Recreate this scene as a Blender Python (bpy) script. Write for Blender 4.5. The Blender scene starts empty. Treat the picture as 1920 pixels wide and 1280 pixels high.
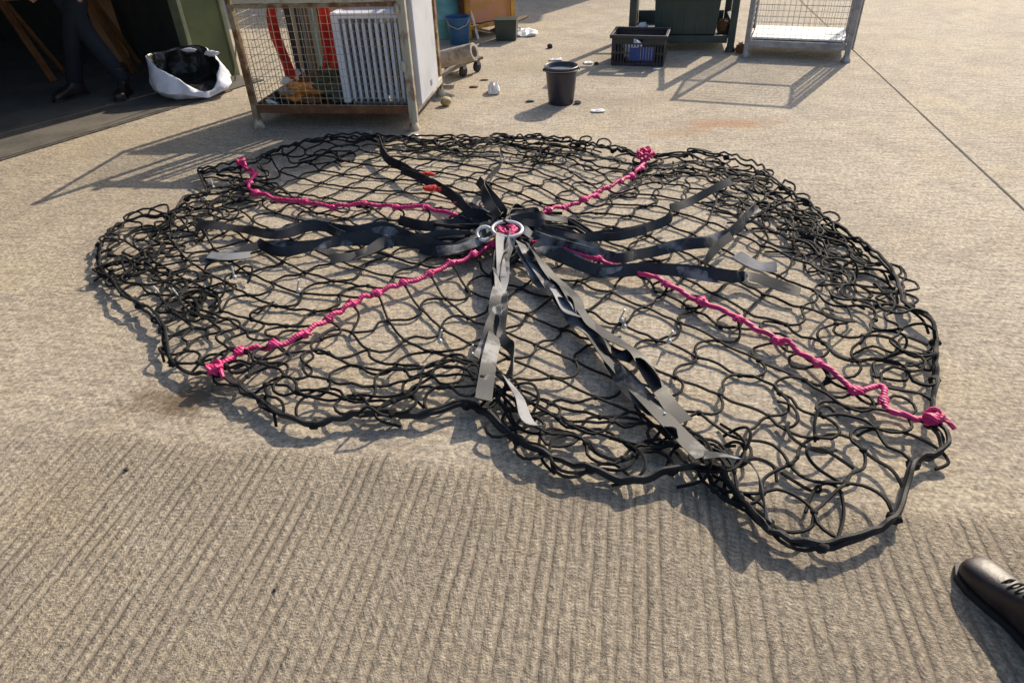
import bpy, bmesh, math, random
import numpy as np
from mathutils import Vector, Matrix

# ------------------------------------------------------------------ camera, sky, sun
SC = bpy.context.scene
COL = SC.collection
CAM_H = 1.6; FPX = 1282.0; PITCH = math.radians(35); ROLL = math.radians(-2.3)
cam_d = bpy.data.cameras.new("camera"); cam = bpy.data.objects.new("camera", cam_d); COL.objects.link(cam)
cam_d.sensor_width = 36; cam_d.lens = FPX / 1920 * 36; cam_d.clip_start = 0.05; cam_d.clip_end = 500
RM = Matrix.Rotation(math.pi / 2 - PITCH, 3, 'X') @ Matrix.Rotation(ROLL, 3, 'Z')
cam.matrix_world = Matrix.Translation((0, 0, CAM_H)) @ RM.to_4x4()
SC.camera = cam

SUN_AZ = math.radians(37)      # to the right of straight ahead (+Y), clockwise
SUN_EL = math.radians(34)
w = bpy.data.worlds.new("World"); SC.world = w; w.use_nodes = True
nt = w.node_tree; nt.nodes.clear()
sky = nt.nodes.new('ShaderNodeTexSky'); sky.sky_type = 'NISHITA'; sky.sun_disc = False
sky.sun_elevation = SUN_EL; sky.sun_rotation = SUN_AZ; sky.air_density = 1.0; sky.dust_density = 2.0
bg = nt.nodes.new('ShaderNodeBackground'); bg.inputs[1].default_value = 0.15
wo = nt.nodes.new('ShaderNodeOutputWorld')
nt.links.new(sky.outputs[0], bg.inputs[0]); nt.links.new(bg.outputs[0], wo.inputs[0])
sd = bpy.data.lights.new("sun", 'SUN'); sd.energy = 4.3; sd.angle = math.radians(0.5); sd.color = (1.0, 0.88, 0.70)
sun = bpy.data.objects.new("sun", sd); COL.objects.link(sun)
sdir = Vector((math.sin(SUN_AZ) * math.cos(SUN_EL), math.cos(SUN_AZ) * math.cos(SUN_EL), math.sin(SUN_EL)))
sun.rotation_euler = sdir.to_track_quat('Z', 'Y').to_euler(); sun.location = sdir * 30
SC.view_settings.view_transform = 'Standard'; SC.view_settings.look = 'None'
SC.view_settings.exposure = 0.38; SC.view_settings.gamma = 1.0

def G(x, y, z=0.0):
    """ground-plane point (height z) seen at photo pixel x, y"""
    d = RM @ Vector(((x - 960) / FPX, -(y - 640) / FPX, -1.0))
    t = (z - CAM_H) / d.z
    return Vector((d.x * t, d.y * t, z))

# ------------------------------------------------------------------ materials
def new_mat(name):
    m = bpy.data.materials.new(name); m.use_nodes = True
    t = m.node_tree; b = t.nodes['Principled BSDF']
    return m, t, b
def noise(t, scale, detail=4, rough=0.55, dist=0.0, vec=None):
    n = t.nodes.new('ShaderNodeTexNoise'); n.inputs['Scale'].default_value = scale
    n.inputs['Detail'].default_value = detail; n.inputs['Roughness'].default_value = rough
    n.inputs['Distortion'].default_value = dist
    if vec is None:
        tc = t.nodes.get('TC') or t.nodes.new('ShaderNodeTexCoord'); tc.name = 'TC'; vec = tc.outputs['Object']
    t.links.new(vec, n.inputs['Vector'])
    return n
def ramp(t, src, stops):
    r = t.nodes.new('ShaderNodeValToRGB'); e = r.color_ramp.elements
    while len(e) < len(stops): e.new(0.5)
    for k, (p, c) in enumerate(stops):
        e[k].position = p
        e[k].color = (c, c, c, 1) if isinstance(c, (int, float)) else (c[0], c[1], c[2], 1)
    t.links.new(src, r.inputs[0]); return r
def mix(t, fac, a, b, mode='MIX'):
    n = t.nodes.new('ShaderNodeMix'); n.data_type = 'RGBA'; n.blend_type = mode
    for i, v in ((0, fac), (6, a), (7, b)):
        if isinstance(v, bpy.types.NodeSocket): t.links.new(v, n.inputs[i])
        elif i == 0: n.inputs[0].default_value = v
        else: n.inputs[i].default_value = (v[0], v[1], v[2], 1)
    return n.outputs[2]
def math_n(t, op, a, b=None, c=None):
    n = t.nodes.new('ShaderNodeMath'); n.operation = op
    for i, v in enumerate((a, b, c)):
        if v is None: continue
        if isinstance(v, bpy.types.NodeSocket): t.links.new(v, n.inputs[i])
        else: n.inputs[i].default_value = v
    return n.outputs[0]
def bump(t, b, h, dist, strength=1.0):
    n = t.nodes.new('ShaderNodeBump'); n.inputs['Distance'].default_value = dist; n.inputs['Strength'].default_value = strength
    t.links.new(h, n.inputs['Height']); t.links.new(n.outputs[0], b.inputs['Normal'])
def mat(name, c, rough=0.6, metal=0.0, c2=None, scale=8, lo=0.4, hi=0.65, bmp=0.0, bscale=40, spec=0.5, sheen=0.0):
    m, t, b = new_mat(name)
    b.inputs['Roughness'].default_value = rough; b.inputs['Metallic'].default_value = metal
    b.inputs['Specular IOR Level'].default_value = spec
    if sheen: b.inputs['Sheen Weight'].default_value = sheen
    if c2 is None: c2 = tuple(v * 0.75 for v in c)
    n = noise(t, scale, 6, 0.6)
    r = ramp(t, n.outputs['Fac'], [(lo, 0.0), (hi, 1.0)])
    t.links.new(mix(t, r.outputs[0], c, c2), b.inputs['Base Color'])
    if bmp: bump(t, b, noise(t, bscale, 5).outputs['Fac'], bmp)
    return m

def concrete_material():
    m, t, b = new_mat('concrete_slab')
    tc = t.nodes.new('ShaderNodeTexCoord'); tc.name = 'TC'
    mp = t.nodes.new('ShaderNodeMapping'); mp.inputs['Rotation'].default_value[2] = math.radians(10.4)
    t.links.new(tc.outputs['Object'], mp.inputs['Vector']); V = mp.outputs['Vector']
    sep = t.nodes.new('ShaderNodeSeparateXYZ'); t.links.new(V, sep.inputs[0]); X, Y = sep.outputs[0], sep.outputs[1]
    big = noise(t, 0.8, 6, 0.7, 0.3, V); med = noise(t, 5, 6, 0.65, 0, V)
    fine = noise(t, 95, 4, 0.7, 0, V); grit = noise(t, 48, 5, 0.72, 0.0, V)
    wob = noise(t, 3.5, 4, 0.6, 0, V)
    # tamped ridges, run along slab's Y
    st = t.nodes.new('ShaderNodeMapping'); st.inputs['Scale'].default_value = (11, 3.0, 1); t.links.new(V, st.inputs['Vector'])
    along = noise(t, 1.0, 5, 0.6, 0.0, st.outputs[0])
    ph = math_n(t, 'ADD', math_n(t, 'MULTIPLY', X, 2 * math.pi / 0.037), math_n(t, 'MULTIPLY', wob.outputs['Fac'], 5.0))
    ph = math_n(t, 'ADD', ph, math_n(t, 'MULTIPLY', grit.outputs['Fac'], 2.4))
    ridge = math_n(t, 'SUBTRACT', 1.0, math_n(t, 'MULTIPLY', math_n(t, 'POWER', math_n(t, 'ABSOLUTE', math_n(t, 'SINE', math_n(t, 'MULTIPLY', ph, 0.5))), 0.85), 1.0))
    ridge = math_n(t, 'MULTIPLY', ridge, -1.6)
    breakup = ramp(t, along.outputs['Fac'], [(0.36, 0.05), (0.60, 1.0)]).outputs[0]
    wv = t.nodes.new('ShaderNodeMapping'); wv.inputs['Scale'].default_value = (9, 26, 1); t.links.new(V, wv.inputs['Vector'])
    cross = noise(t, 1.0, 4, 0.6, 0.4, wv.outputs[0])       # brushed marks across, farther slab
    # zones: near slab is ridged and coarse; beyond y'=1.53 smoother
    edge = math_n(t, 'ADD', Y, math_n(t, 'MULTIPLY', math_n(t, 'SUBTRACT', med.outputs['Fac'], 0.5), 0.22))
    mr = t.nodes.new('ShaderNodeMapRange'); t.links.new(edge, mr.inputs[0]); mr.interpolation_type = 'SMOOTHSTEP'
    mr.inputs[1].default_value = 1.47; mr.inputs[2].default_value = 1.57; mr.inputs[3].default_value = 1; mr.inputs[4].default_value = 0
    ml = t.nodes.new('ShaderNodeMapRange'); t.links.new(math_n(t, 'ADD', X, math_n(t, 'MULTIPLY', big.outputs['Fac'], 0.5)), ml.inputs[0]); ml.interpolation_type = 'SMOOTHSTEP'
    ml.inputs[1].default_value = -1.75; ml.inputs[2].default_value = -1.35; ml.inputs[3].default_value = 0.25; ml.inputs[4].default_value = 1
    near = math_n(t, 'MULTIPLY', mr.outputs[0], ml.outputs[0])
    h = math_n(t, 'MULTIPLY', math_n(t, 'MULTIPLY', ridge, breakup), math_n(t, 'MULTIPLY', near, 1.0))
    gs = math_n(t, 'ADD', math_n(t, 'MULTIPLY', near, 3.0), 0.8)
    h = math_n(t, 'ADD', h, math_n(t, 'MULTIPLY', math_n(t, 'MULTIPLY', grit.outputs['Fac'], gs), 0.75))
    h = math_n(t, 'ADD', h, math_n(t, 'MULTIPLY', math_n(t, 'MULTIPLY', fine.outputs['Fac'], gs), 0.34))
    far = math_n(t, 'SUBTRACT', 1.0, near)
    h = math_n(t, 'ADD', h, math_n(t, 'MULTIPLY', math_n(t, 'MULTIPLY', cross.outputs['Fac'], far), 1.2))
    bump(t, b, h, 0.0052)
    c = mix(t, ramp(t, big.outputs['Fac'], [(0.32, 0.0), (0.68, 1.0)]).outputs[0], (0.355, 0.302, 0.235), (0.475, 0.415, 0.33))
    c = mix(t, ramp(t, med.outputs['Fac'], [(0.42, 0.0), (0.62, 0.35)]).outputs[0], c, (0.29, 0.245, 0.195))
    c = mix(t, math_n(t, 'MULTIPLY', ramp(t, cross.outputs['Fac'], [(0.38, 0.5), (0.52, 0.0)]).outputs[0], far), c, (0.22, 0.185, 0.15))
    pt = noise(t, 2.3, 6, 0.7, 0.6, V)
    c = mix(t, ramp(t, pt.outputs['Fac'], [(0.50, 0.0), (0.66, 0.55)]).outputs[0], c, (0.25, 0.215, 0.18))
    c = mix(t, ramp(t, noise(t, 1.4, 4, 0.6, 0.5, V).outputs['Fac'], [(0.52, 0.0), (0.70, 0.4)]).outputs[0], c, (0.47, 0.38, 0.24))
    # gritty aggregate
    g2 = ramp(t, grit.outputs['Fac'], [(0.38, 0.0), (0.5, 0.5), (0.64, 1.0)]).outputs[0]
    gm = mix(t, g2, (0.48, 0.47, 0.45), (1.45, 1.42, 1.35))
    c = mix(t, 0.75, c, gm, 'MULTIPLY')
    f2 = ramp(t, fine.outputs['Fac'], [(0.36, 0.42), (0.5, 1.0), (0.66, 1.55)]).outputs[0]
    c = mix(t, math_n(t, 'ADD', math_n(t, 'MULTIPLY', near, 0.35), 0.42), c, f2, 'MULTIPLY')
    # darker tone in the grooves between ridges
    rd = math_n(t, 'MULTIPLY', math_n(t, 'MULTIPLY', ramp(t, math_n(t, 'ADD', ridge, 1.0), [(0.0, 0.72), (0.62, 0.0)]).outputs[0], breakup), near)
    c = mix(t, rd, c, (0.16, 0.135, 0.105))
    c = mix(t, math_n(t, 'MULTIPLY', near, 0.34), c, (0.225, 0.18, 0.13))
    # rust stains behind the net and darker brown patches
    def blot(px, py, rx, ry, col, amt, cc):
        q = t.nodes.new('ShaderNodeVectorMath'); q.operation = 'SUBTRACT'; t.links.new(tc.outputs['Object'], q.inputs[0]); q.inputs[1].default_value = (px, py, 0)
        s = t.nodes.new('ShaderNodeVectorMath'); s.operation = 'MULTIPLY'; t.links.new(q.outputs[0], s.inputs[0]); s.inputs[1].default_value = (1 / rx, 1 / ry, 0)
        l = t.nodes.new('ShaderNodeVectorMath'); l.operation = 'LENGTH'; t.links.new(s.outputs[0], l.inputs[0])
        e = math_n(t, 'ADD', l.outputs['Value'], math_n(t, 'MULTIPLY', math_n(t, 'SUBTRACT', med.outputs['Fac'], 0.5), 2.6)); e = math_n(t, 'ADD', e, math_n(t, 'MULTIPLY', math_n(t, 'SUBTRACT', grit.outputs['Fac'], 0.5), 1.4))
        r = ramp(t, e, [(0.25, amt), (1.0, 0.0)])
        return mix(t, r.outputs[0], cc, col)
    c = blot(1.62, 4.92, 0.42, 0.16, (0.30, 0.13, 0.045), 0.62, c)
    c = blot(1.2, 4.75, 0.35, 0.12, (0.26, 0.15, 0.07), 0.4, c)
    c = blot(-0.45, 4.9, 0.5, 0.25, (0.16, 0.13, 0.10), 0.3, c)
    c = blot(1.1, 5.6, 1.0, 0.25, (0.22, 0.17, 0.13), 0.45, c)
    c = blot(0.2, 6.8, 0.7, 0.5, (0.24, 0.2, 0.13), 0.35, c)
    c = blot(-1.24, 2.0, 0.26, 0.13, (0.12, 0.085, 0.05), 0.9, c)
    t.links.new(c, b.inputs['Base Color'])
    b.inputs['Roughness'].default_value = 0.85; b.inputs['Specular IOR Level'].default_value = 0.3
    return m

M = {}
M['concrete'] = concrete_material()
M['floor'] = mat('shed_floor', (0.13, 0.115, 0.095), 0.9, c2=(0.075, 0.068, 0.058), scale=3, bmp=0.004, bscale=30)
M['joint'] = mat('joint_sealant', (0.05, 0.042, 0.034), 0.9, c2=(0.13, 0.11, 0.085), scale=14)
M['cord'] = mat('black_cord', (0.006, 0.006, 0.0065), 0.72, spec=0.22, c2=(0.020, 0.019, 0.018), scale=9, lo=0.45, hi=0.7, bmp=0.0015, bscale=400)
M['rope'] = mat('black_border_rope', (0.007, 0.007, 0.008), 0.6, spec=0.3, c2=(0.022, 0.022, 0.022), scale=12, bmp=0.002, bscale=250)
def rope_mat(name, c, c2):
    m, t, b = new_mat(name)
    wv = t.nodes.new('ShaderNodeTexWave'); wv.inputs['Scale'].default_value = 34; wv.bands_direction = 'DIAGONAL'
    tc = t.nodes.new('ShaderNodeTexCoord'); tc.name = 'TC'; t.links.new(tc.outputs['Object'], wv.inputs['Vector'])
    n = noise(t, 14, 4)
    f = math_n(t, 'MULTIPLY', wv.outputs['Fac'], 0.30)
    cc = mix(t, f, c, c2); cc = mix(t, ramp(t, n.outputs['Fac'], [(0.52, 0.0), (0.75, 0.6)]).outputs[0], cc, (0.16, 0.02, 0.04))
    t.links.new(cc, b.inputs['Base Color']); b.inputs['Roughness'].default_value = 0.55; bump(t, b, wv.outputs['Fac'], 0.0015)
    return m
M['pink'] = rope_mat('pink_rope', (0.68, 0.030, 0.175), (0.42, 0.010, 0.090))
def web_mat():
    m, t, b = new_mat('black_webbing')
    tc = t.nodes.new('ShaderNodeTexCoord'); tc.name = 'TC'
    n = noise(t, 7, 5); wv = noise(t, 300, 2)
    t.links.new(mix(t, ramp(t, n.outputs['Fac'], [(0.4, 0.0), (0.66, 1.0)]).outputs[0], (0.007, 0.007, 0.009), (0.036, 0.036, 0.039)), b.inputs['Base Color'])
    t.links.new(ramp(t, n.outputs['Fac'], [(0.35, 0.5), (0.7, 0.68)]).outputs[0], b.inputs['Roughness'])
    b.inputs['Specular IOR Level'].default_value = 0.4
    bump(t, b, wv.outputs['Fac'], 0.0006)
    return m
M['web'] = web_mat()
M['webglint'] = mat('sun_glint_patchy_webbing', (0.016, 0.018, 0.022), 0.6, c2=(0.20, 0.20, 0.205), scale=6.5, lo=0.50, hi=0.60, bmp=0.0008, bscale=250, spec=0.4)  # grey patches in the colour stand for sun highlights on the webbing
M['webgrey'] = mat('sunlit_grey_webbing', (0.25, 0.25, 0.255), 0.65, spec=0.35, c2=(0.10, 0.10, 0.115), scale=6, lo=0.46, hi=0.64, bmp=0.0008, bscale=250)  # pale grey webbing; its tone also stands for sun glare on straps
M['ring'] = mat('galvanised_ring', (0.70, 0.70, 0.68), 0.35, 0.25, c2=(0.45, 0.44, 0.42), scale=14)
M['tie'] = mat('pale_cable_tie', (0.62, 0.62, 0.58), 0.4)
M['rust'] = mat('rusty_painted_steel', (0.34, 0.26, 0.16), 0.7, 0.1, c2=(0.17, 0.065, 0.024), scale=9, lo=0.42, hi=0.56, bmp=0.002, bscale=60)
M['rustpale'] = mat('pale_rusty_steel', (0.52, 0.47, 0.36), 0.6, 0.1, c2=(0.24, 0.11, 0.05), scale=11, lo=0.5, hi=0.66, bmp=0.001)
M['rustdark'] = mat('brown_rust', (0.14, 0.055, 0.022), 0.8, 0.0, c2=(0.30, 0.13, 0.05), scale=10, lo=0.5, hi=0.75, bmp=0.003)
M['galv'] = mat('galvanised_steel', (0.36, 0.35, 0.36), 0.45, 0.55, c2=(0.23, 0.22, 0.23), scale=12)
M['galvwire'] = mat('galvanised_wire', (0.50, 0.49, 0.47), 0.45, 0.4, c2=(0.33, 0.31, 0.28), scale=12)
M['wirebeige'] = mat('beige_wire', (0.52, 0.44, 0.28), 0.6, 0.1, c2=(0.28, 0.17, 0.09), scale=7, lo=0.5, hi=0.7)
M['whitepaint'] = mat('white_enamel', (0.74, 0.75, 0.80), 0.3, c2=(0.62, 0.63, 0.68), scale=4, lo=0.4, hi=0.8)
M['whiteboard'] = mat('white_board', (0.82, 0.80, 0.75), 0.5, c2=(0.58, 0.55, 0.5), scale=6, lo=0.5, hi=0.75)
M['panelwhite'] = mat('shade_toned_white_panel', (0.50, 0.51, 0.55), 0.5, c2=(0.40, 0.40, 0.42), scale=5, lo=0.45, hi=0.7)  # tone lowered and blued to stand for shade on the panel
M['greysteel'] = mat('grey_heater_back', (0.22, 0.22, 0.235), 0.4, 0.2)
M['red'] = mat('red_fabric', (0.62, 0.035, 0.015), 0.75, c2=(0.36, 0.02, 0.015), scale=6, bmp=0.01, bscale=9)
M['darkpole'] = mat('dark_plum_pole', (0.045, 0.035, 0.05), 0.5, c2=(0.02, 0.018, 0.022), scale=9)
M['wood'] = mat('weathered_wood', (0.22, 0.15, 0.09), 0.75, c2=(0.11, 0.07, 0.04), scale=9, bmp=0.002)
M['woodorange'] = mat('varnished_wood', (0.26, 0.10, 0.028), 0.6, c2=(0.13, 0.045, 0.014), scale=5)
M['buff'] = mat('buff_cardboard', (0.50, 0.40, 0.26), 0.9, c2=(0.40, 0.30, 0.18), scale=4)
M['card'] = mat('brown_cardboard', (0.36, 0.17, 0.075), 0.9, c2=(0.27, 0.12, 0.05), scale=3)
M['greenpaint'] = mat('olive_green_paint', (0.085, 0.105, 0.035), 0.55, c2=(0.055, 0.07, 0.022), scale=4, bmp=0.001)
M['greentrim'] = mat('pale_olive_trim', (0.20, 0.21, 0.12), 0.6)
M['darkgreen'] = mat('dark_green_steel', (0.028, 0.040, 0.034), 0.55, c2=(0.05, 0.058, 0.05), scale=6)
M['darkgreenplastic'] = mat('dark_green_plastic', (0.026, 0.042, 0.033), 0.4, c2=(0.04, 0.055, 0.045), scale=5)
M['blackplastic'] = mat('black_plastic', (0.013, 0.013, 0.018), 0.42, c2=(0.03, 0.028, 0.035), scale=10)
M['bucket'] = mat('black_bucket_plastic', (0.022, 0.020, 0.032), 0.36, c2=(0.035, 0.033, 0.045), scale=7)
M['water'] = mat('sky_tinted_water', (0.20, 0.24, 0.25), 0.12, c2=(0.28, 0.31, 0.32), scale=6, spec=0.8)  # base colour lightened to stand for the sky's reflection
M['blue'] = mat('blue_mesh', (0.03, 0.055, 0.24), 0.5, c2=(0.02, 0.03, 0.12), scale=22)
M['teal'] = mat('teal_plastic', (0.16, 0.42, 0.44), 0.4, c2=(0.09, 0.26, 0.30), scale=6)
M['bluetub'] = mat('blue_plastic', (0.015, 0.10, 0.24), 0.4, c2=(0.01, 0.06, 0.15), scale=6)
M['orange'] = mat('orange_painted_steel', (0.66, 0.32, 0.03), 0.6, c2=(0.26, 0.10, 0.02), scale=9)
M['salmon'] = mat('faded_red_sheet', (0.62, 0.24, 0.14), 0.7, c2=(0.52, 0.26, 0.05), scale=8, bmp=0.01, bscale=12)
M['orangebag'] = mat('orange_plastic_bag', (0.72, 0.27, 0.03), 0.35, c2=(0.40, 0.12, 0.02), scale=14, bmp=0.02, bscale=16)
M['net_green'] = mat('green_brown_netting', (0.06, 0.065, 0.035), 0.85, c2=(0.17, 0.14, 0.09), scale=22, bmp=0.02, bscale=28)
M['bagwhite'] = mat('white_woven_plastic', (0.66, 0.67, 0.74), 0.45, c2=(0.50, 0.51, 0.58), scale=7, bmp=0.012, bscale=11)
M['bagblack'] = mat('black_plastic_sheet', (0.008, 0.009, 0.010), 0.28, c2=(0.02, 0.02, 0.02), scale=8, bmp=0.02, bscale=13)
M['paper'] = mat('white_paper', (0.82, 0.80, 0.78), 0.7, c2=(0.62, 0.60, 0.58), scale=30, lo=0.5)
M['stone'] = mat('dark_pebble', (0.05, 0.042, 0.035), 0.9, bmp=0.002)
M['rubber'] = mat('black_rubber', (0.015, 0.014, 0.014), 0.6)
M['leather'] = mat('dark_brown_boot_leather', (0.020, 0.014, 0.012), 0.45, c2=(0.045, 0.030, 0.027), scale=12, bmp=0.001, bscale=80)
M['denim'] = mat('dark_blue_denim', (0.010, 0.014, 0.022), 0.9, c2=(0.007, 0.009, 0.014), scale=9, bmp=0.004, bscale=20)
M['jacket'] = mat('black_jacket_cloth', (0.015, 0.016, 0.018), 0.9, bmp=0.004, bscale=16)
M['skin'] = mat('skin', (0.48, 0.27, 0.19), 0.5, c2=(0.42, 0.22, 0.15))
M['hair'] = mat('dark_hair', (0.03, 0.02, 0.012), 0.6)
M['clad'] = mat('grey_cladding', (0.20, 0.20, 0.19), 0.6, c2=(0.15, 0.15, 0.14), scale=2)
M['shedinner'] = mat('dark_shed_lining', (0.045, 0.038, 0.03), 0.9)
M['tube'] = mat('dirty_pale_felt', (0.42, 0.37, 0.31), 0.85, c2=(0.20, 0.16, 0.12), scale=14, bmp=0.006, bscale=30)
M['yellowfoot'] = mat('dull_yellow_paint', (0.42, 0.36, 0.16), 0.6, c2=(0.25, 0.18, 0.08), scale=20)

# ------------------------------------------------------------------ mesh helpers
class MB:
    def __init__(s): s.v = []; s.f = []; s.sm = []
    def add(s, vs, fs, smooth=True):
        o = len(s.v); s.v += [tuple(v) for v in vs]; s.f += [tuple(i + o for i in f) for f in fs]; s.sm += [smooth] * len(fs); return s
    def box(s, a, b, c, lo, hi, origin):
        """box in frame axes a,b,c at origin, from lo to hi"""
        P = [origin + a * x + b * y + c * z for z in (lo[2], hi[2]) for y in (lo[1], hi[1]) for x in (lo[0], hi[0])]
        return s.add(P, [(0, 2, 3, 1), (4, 5, 7, 6), (0, 1, 5, 4), (2, 6, 7, 3), (0, 4, 6, 2), (1, 3, 7, 5)], False)
    def bx(s, lo, hi):
        return s.box(Vector((1, 0, 0)), Vector((0, 1, 0)), Vector((0, 0, 1)), lo, hi, Vector((0, 0, 0)))
    def tube(s, pts, r, n=6, closed=False, cap=True, rs=None):
        P = [Vector(p) for p in pts]; N = len(P)
        if N < 2: return s
        T = []
        for i in range(N):
            a = P[(i - 1) % N] if (closed or i > 0) else P[i]; b = P[(i + 1) % N] if (closed or i < N - 1) else P[i]
            d = b - a; T.append(d.normalized() if d.length > 1e-9 else Vector((1, 0, 0)))
        u = T[0].orthogonal().normalized(); vs = []
        for i in range(N):
            u = (u - T[i] * u.dot(T[i]));
            u = u.normalized() if u.length > 1e-6 else T[i].orthogonal().normalized()
            v = T[i].cross(u); rr = rs[i] if rs else r
            for k in range(n):
                a = 2 * math.pi * k / n; vs.append(P[i] + (u * math.cos(a) + v * math.sin(a)) * rr)
        fs = []
        for i in range(N if closed else N - 1):
            j = (i + 1) % N
            for k in range(n): fs.append((i * n + k, i * n + (k + 1) % n, j * n + (k + 1) % n, j * n + k))
        if cap and not closed: fs.append(tuple(range(n))[::-1]); fs.append(tuple((N - 1) * n + k for k in range(n)))
        return s.add(vs, fs)
    def bar(s, a, b, w, h=None, up=Vector((0, 0, 1))):
        a = Vector(a); b = Vector(b); h = h or w; d = (b - a); L = d.length; d.normalize()
        if abs(d.dot(up)) > 0.95: up = Vector((0.98, -0.18, 0))
        x = d.cross(up).normalized(); z = x.cross(d).normalized()
        return s.box(x, d, z, (-w / 2, 0, -h / 2), (w / 2, L, h / 2), a)
    def blob(s, c, r, n=8, m=6, seed=0, j=0.0, sc=(1, 1, 1)):
        rnd = random.Random(seed); c = Vector(c); vs = [c + Vector((0, 0, r * sc[2]))]
        for i in range(1, m):
            for k in range(n):
                th = math.pi * i / m; a = 2 * math.pi * k / n; q = r * (1 + rnd.uniform(-j, j))
                vs.append(c + Vector((q * math.sin(th) * math.cos(a) * sc[0], q * math.sin(th) * math.sin(a) * sc[1], q * math.cos(th) * sc[2])))
        vs.append(c - Vector((0, 0, r * sc[2]))); fs = []
        for k in range(n): fs.append((0, 1 + k, 1 + (k + 1) % n)); fs.append((len(vs) - 1, len(vs) - 1 - n + (k + 1) % n, len(vs) - 1 - n + k))
        for i in range(m - 2):
            for k in range(n):
                a = 1 + i * n + k; b = 1 + i * n + (k + 1) % n; fs.append((a, a + n, b + n, b))
        return s.add(vs, fs)
    def lathe(s, prof, n=32, c=(0, 0, 0), axis=None, fn=None):
        c = Vector(c); vs = []
        ax = Vector(axis).normalized() if axis else Vector((0, 0, 1)); u = ax.orthogonal().normalized() if axis else Vector((1, 0, 0)); v = ax.cross(u)
        for i, (r, z) in enumerate(prof):
            for k in range(n):
                a = 2 * math.pi * k / n; rr, zz = (fn(r, z, a, i) if fn else (r, z))
                vs.append(c + (u * math.cos(a) + v * math.sin(a)) * rr + ax * zz)
        fs = [(i * n + k, i * n + (k + 1) % n, (i + 1) * n + (k + 1) % n, (i + 1) * n + k) for i in range(len(prof) - 1) for k in range(n)]
        return s.add(vs, fs)
    def build(s, name, m, parent=None, bevel=0.0, origin=None):
        o0 = Vector(origin) if origin is not None else Vector((0, 0, 0))
        me = bpy.data.meshes.new(name); me.from_pydata([tuple(Vector(v) - o0) for v in s.v], [], s.f)
        me.polygons.foreach_set('use_smooth', s.sm); me.materials.append(m); me.update()
        bm = bmesh.new(); bm.from_mesh(me); bmesh.ops.recalc_face_normals(bm, faces=bm.faces[:])
        for e in bm.edges:
            if len(e.link_faces) == 2 and e.calc_face_angle(0) > 0.87: e.smooth = False
        bm.to_mesh(me); bm.free()
        o = bpy.data.objects.new(name, me); COL.objects.link(o)
        if parent: o.parent = parent
        if origin is not None: o.location = o0
        if bevel:
            md = o.modifiers.new('bevel', 'BEVEL'); md.width = bevel; md.segments = 2; md.limit_method = 'ANGLE'
        return o
def tag(o, label=None, cat=None, group=None, kind=None):
    if label: o['label'] = label
    if cat: o['category'] = cat
    if group: o['group'] = group
    if kind: o['kind'] = kind
    return o
def thing(name, label, cat, loc, rz=0.0, group=None):
    o = bpy.data.objects.new(name, None); COL.objects.link(o); o.location = loc; o.rotation_euler = (0, 0, rz)
    o.empty_display_size = 0.1
    return tag(o, label, cat, group)
def catmull(P, sub=4, closed=False):
    P = [Vector(p) for p in P]; N = len(P); out = []
    for i in range(N if closed else N - 1):
        if closed: a, b, c, d = P[(i - 1) % N], P[i], P[(i + 1) % N], P[(i + 2) % N]
        else: a, b, c, d = P[max(i - 1, 0)], P[i], P[i + 1], P[min(i + 2, N - 1)]
        for k in range(sub):
            t = k / sub
            out.append(0.5 * ((2 * b) + (c - a) * t + (2 * a - 5 * b + 4 * c - d) * t * t + (3 * b - a - 3 * c + d) * t ** 3))
    if not closed: out.append(P[-1].copy())
    return out
def resample(P, n):
    P = [Vector(p) for p in P]; L = [0]
    for i in range(1, len(P)): L.append(L[-1] + (P[i] - P[i - 1]).length)
    out = []; k = 0
    for i in range(n):
        s = L[-1] * i / (n - 1)
        while k < len(P) - 2 and L[k + 1] < s: k += 1
        f = (s - L[k]) / max(1e-9, L[k + 1] - L[k]); out.append(P[k].lerp(P[k + 1], min(1, max(0, f))))
    return out
def wave_noise(seed, freqs=(1.3, 2.9, 5.1)):
    r = random.Random(seed); K = [(f * r.uniform(.7, 1.3), r.uniform(0, 6.28), r.uniform(0, 6.28)) for f in freqs for _ in range(3)]
    def f(x, y):
        s = 0
        for fr, a, p in K: s = s + math.sqrt(1 / fr) * np.sin(fr * (x * math.cos(a) + y * math.sin(a)) + p)
        return s / 3.0
    return f

# ------------------------------------------------------------------ ground
g = MB(); g.add([(-60, -40, 0), (60, -40, 0), (60, 80, 0), (-60, 80, 0)], [(0, 1, 2, 3)], False)
ground = g.build('concrete_yard', M['concrete']); tag(ground, kind='structure')
AZ = math.radians(10.4); FW = Vector((math.sin(AZ), math.cos(AZ), 0)); RT = Vector((math.cos(AZ), -math.sin(AZ), 0))
def joint(p, d, L0, L1, wd, seed):
    b = MB(); rnd = random.Random(seed); n = 90; vs = []
    s = Vector((d.y, -d.x, 0))
    for i in range(n + 1):
        q = p + d * (L0 + (L1 - L0) * i / n); wl = wd * rnd.uniform(.3, .75); wr = wd * rnd.uniform(.3, .75)
        vs += [q - s * wl + Vector((0, 0, .004)), q + s * wr + Vector((0, 0, .004))]
    b.add(vs, [(2 * i, 2 * i + 1, 2 * i + 3, 2 * i + 2) for i in range(n)], False)
    tag(b.build('slab_joint', M['joint']), kind='structure')
joint(G(1700, 188), FW, -8, 14, 0.009, 3)

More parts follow.
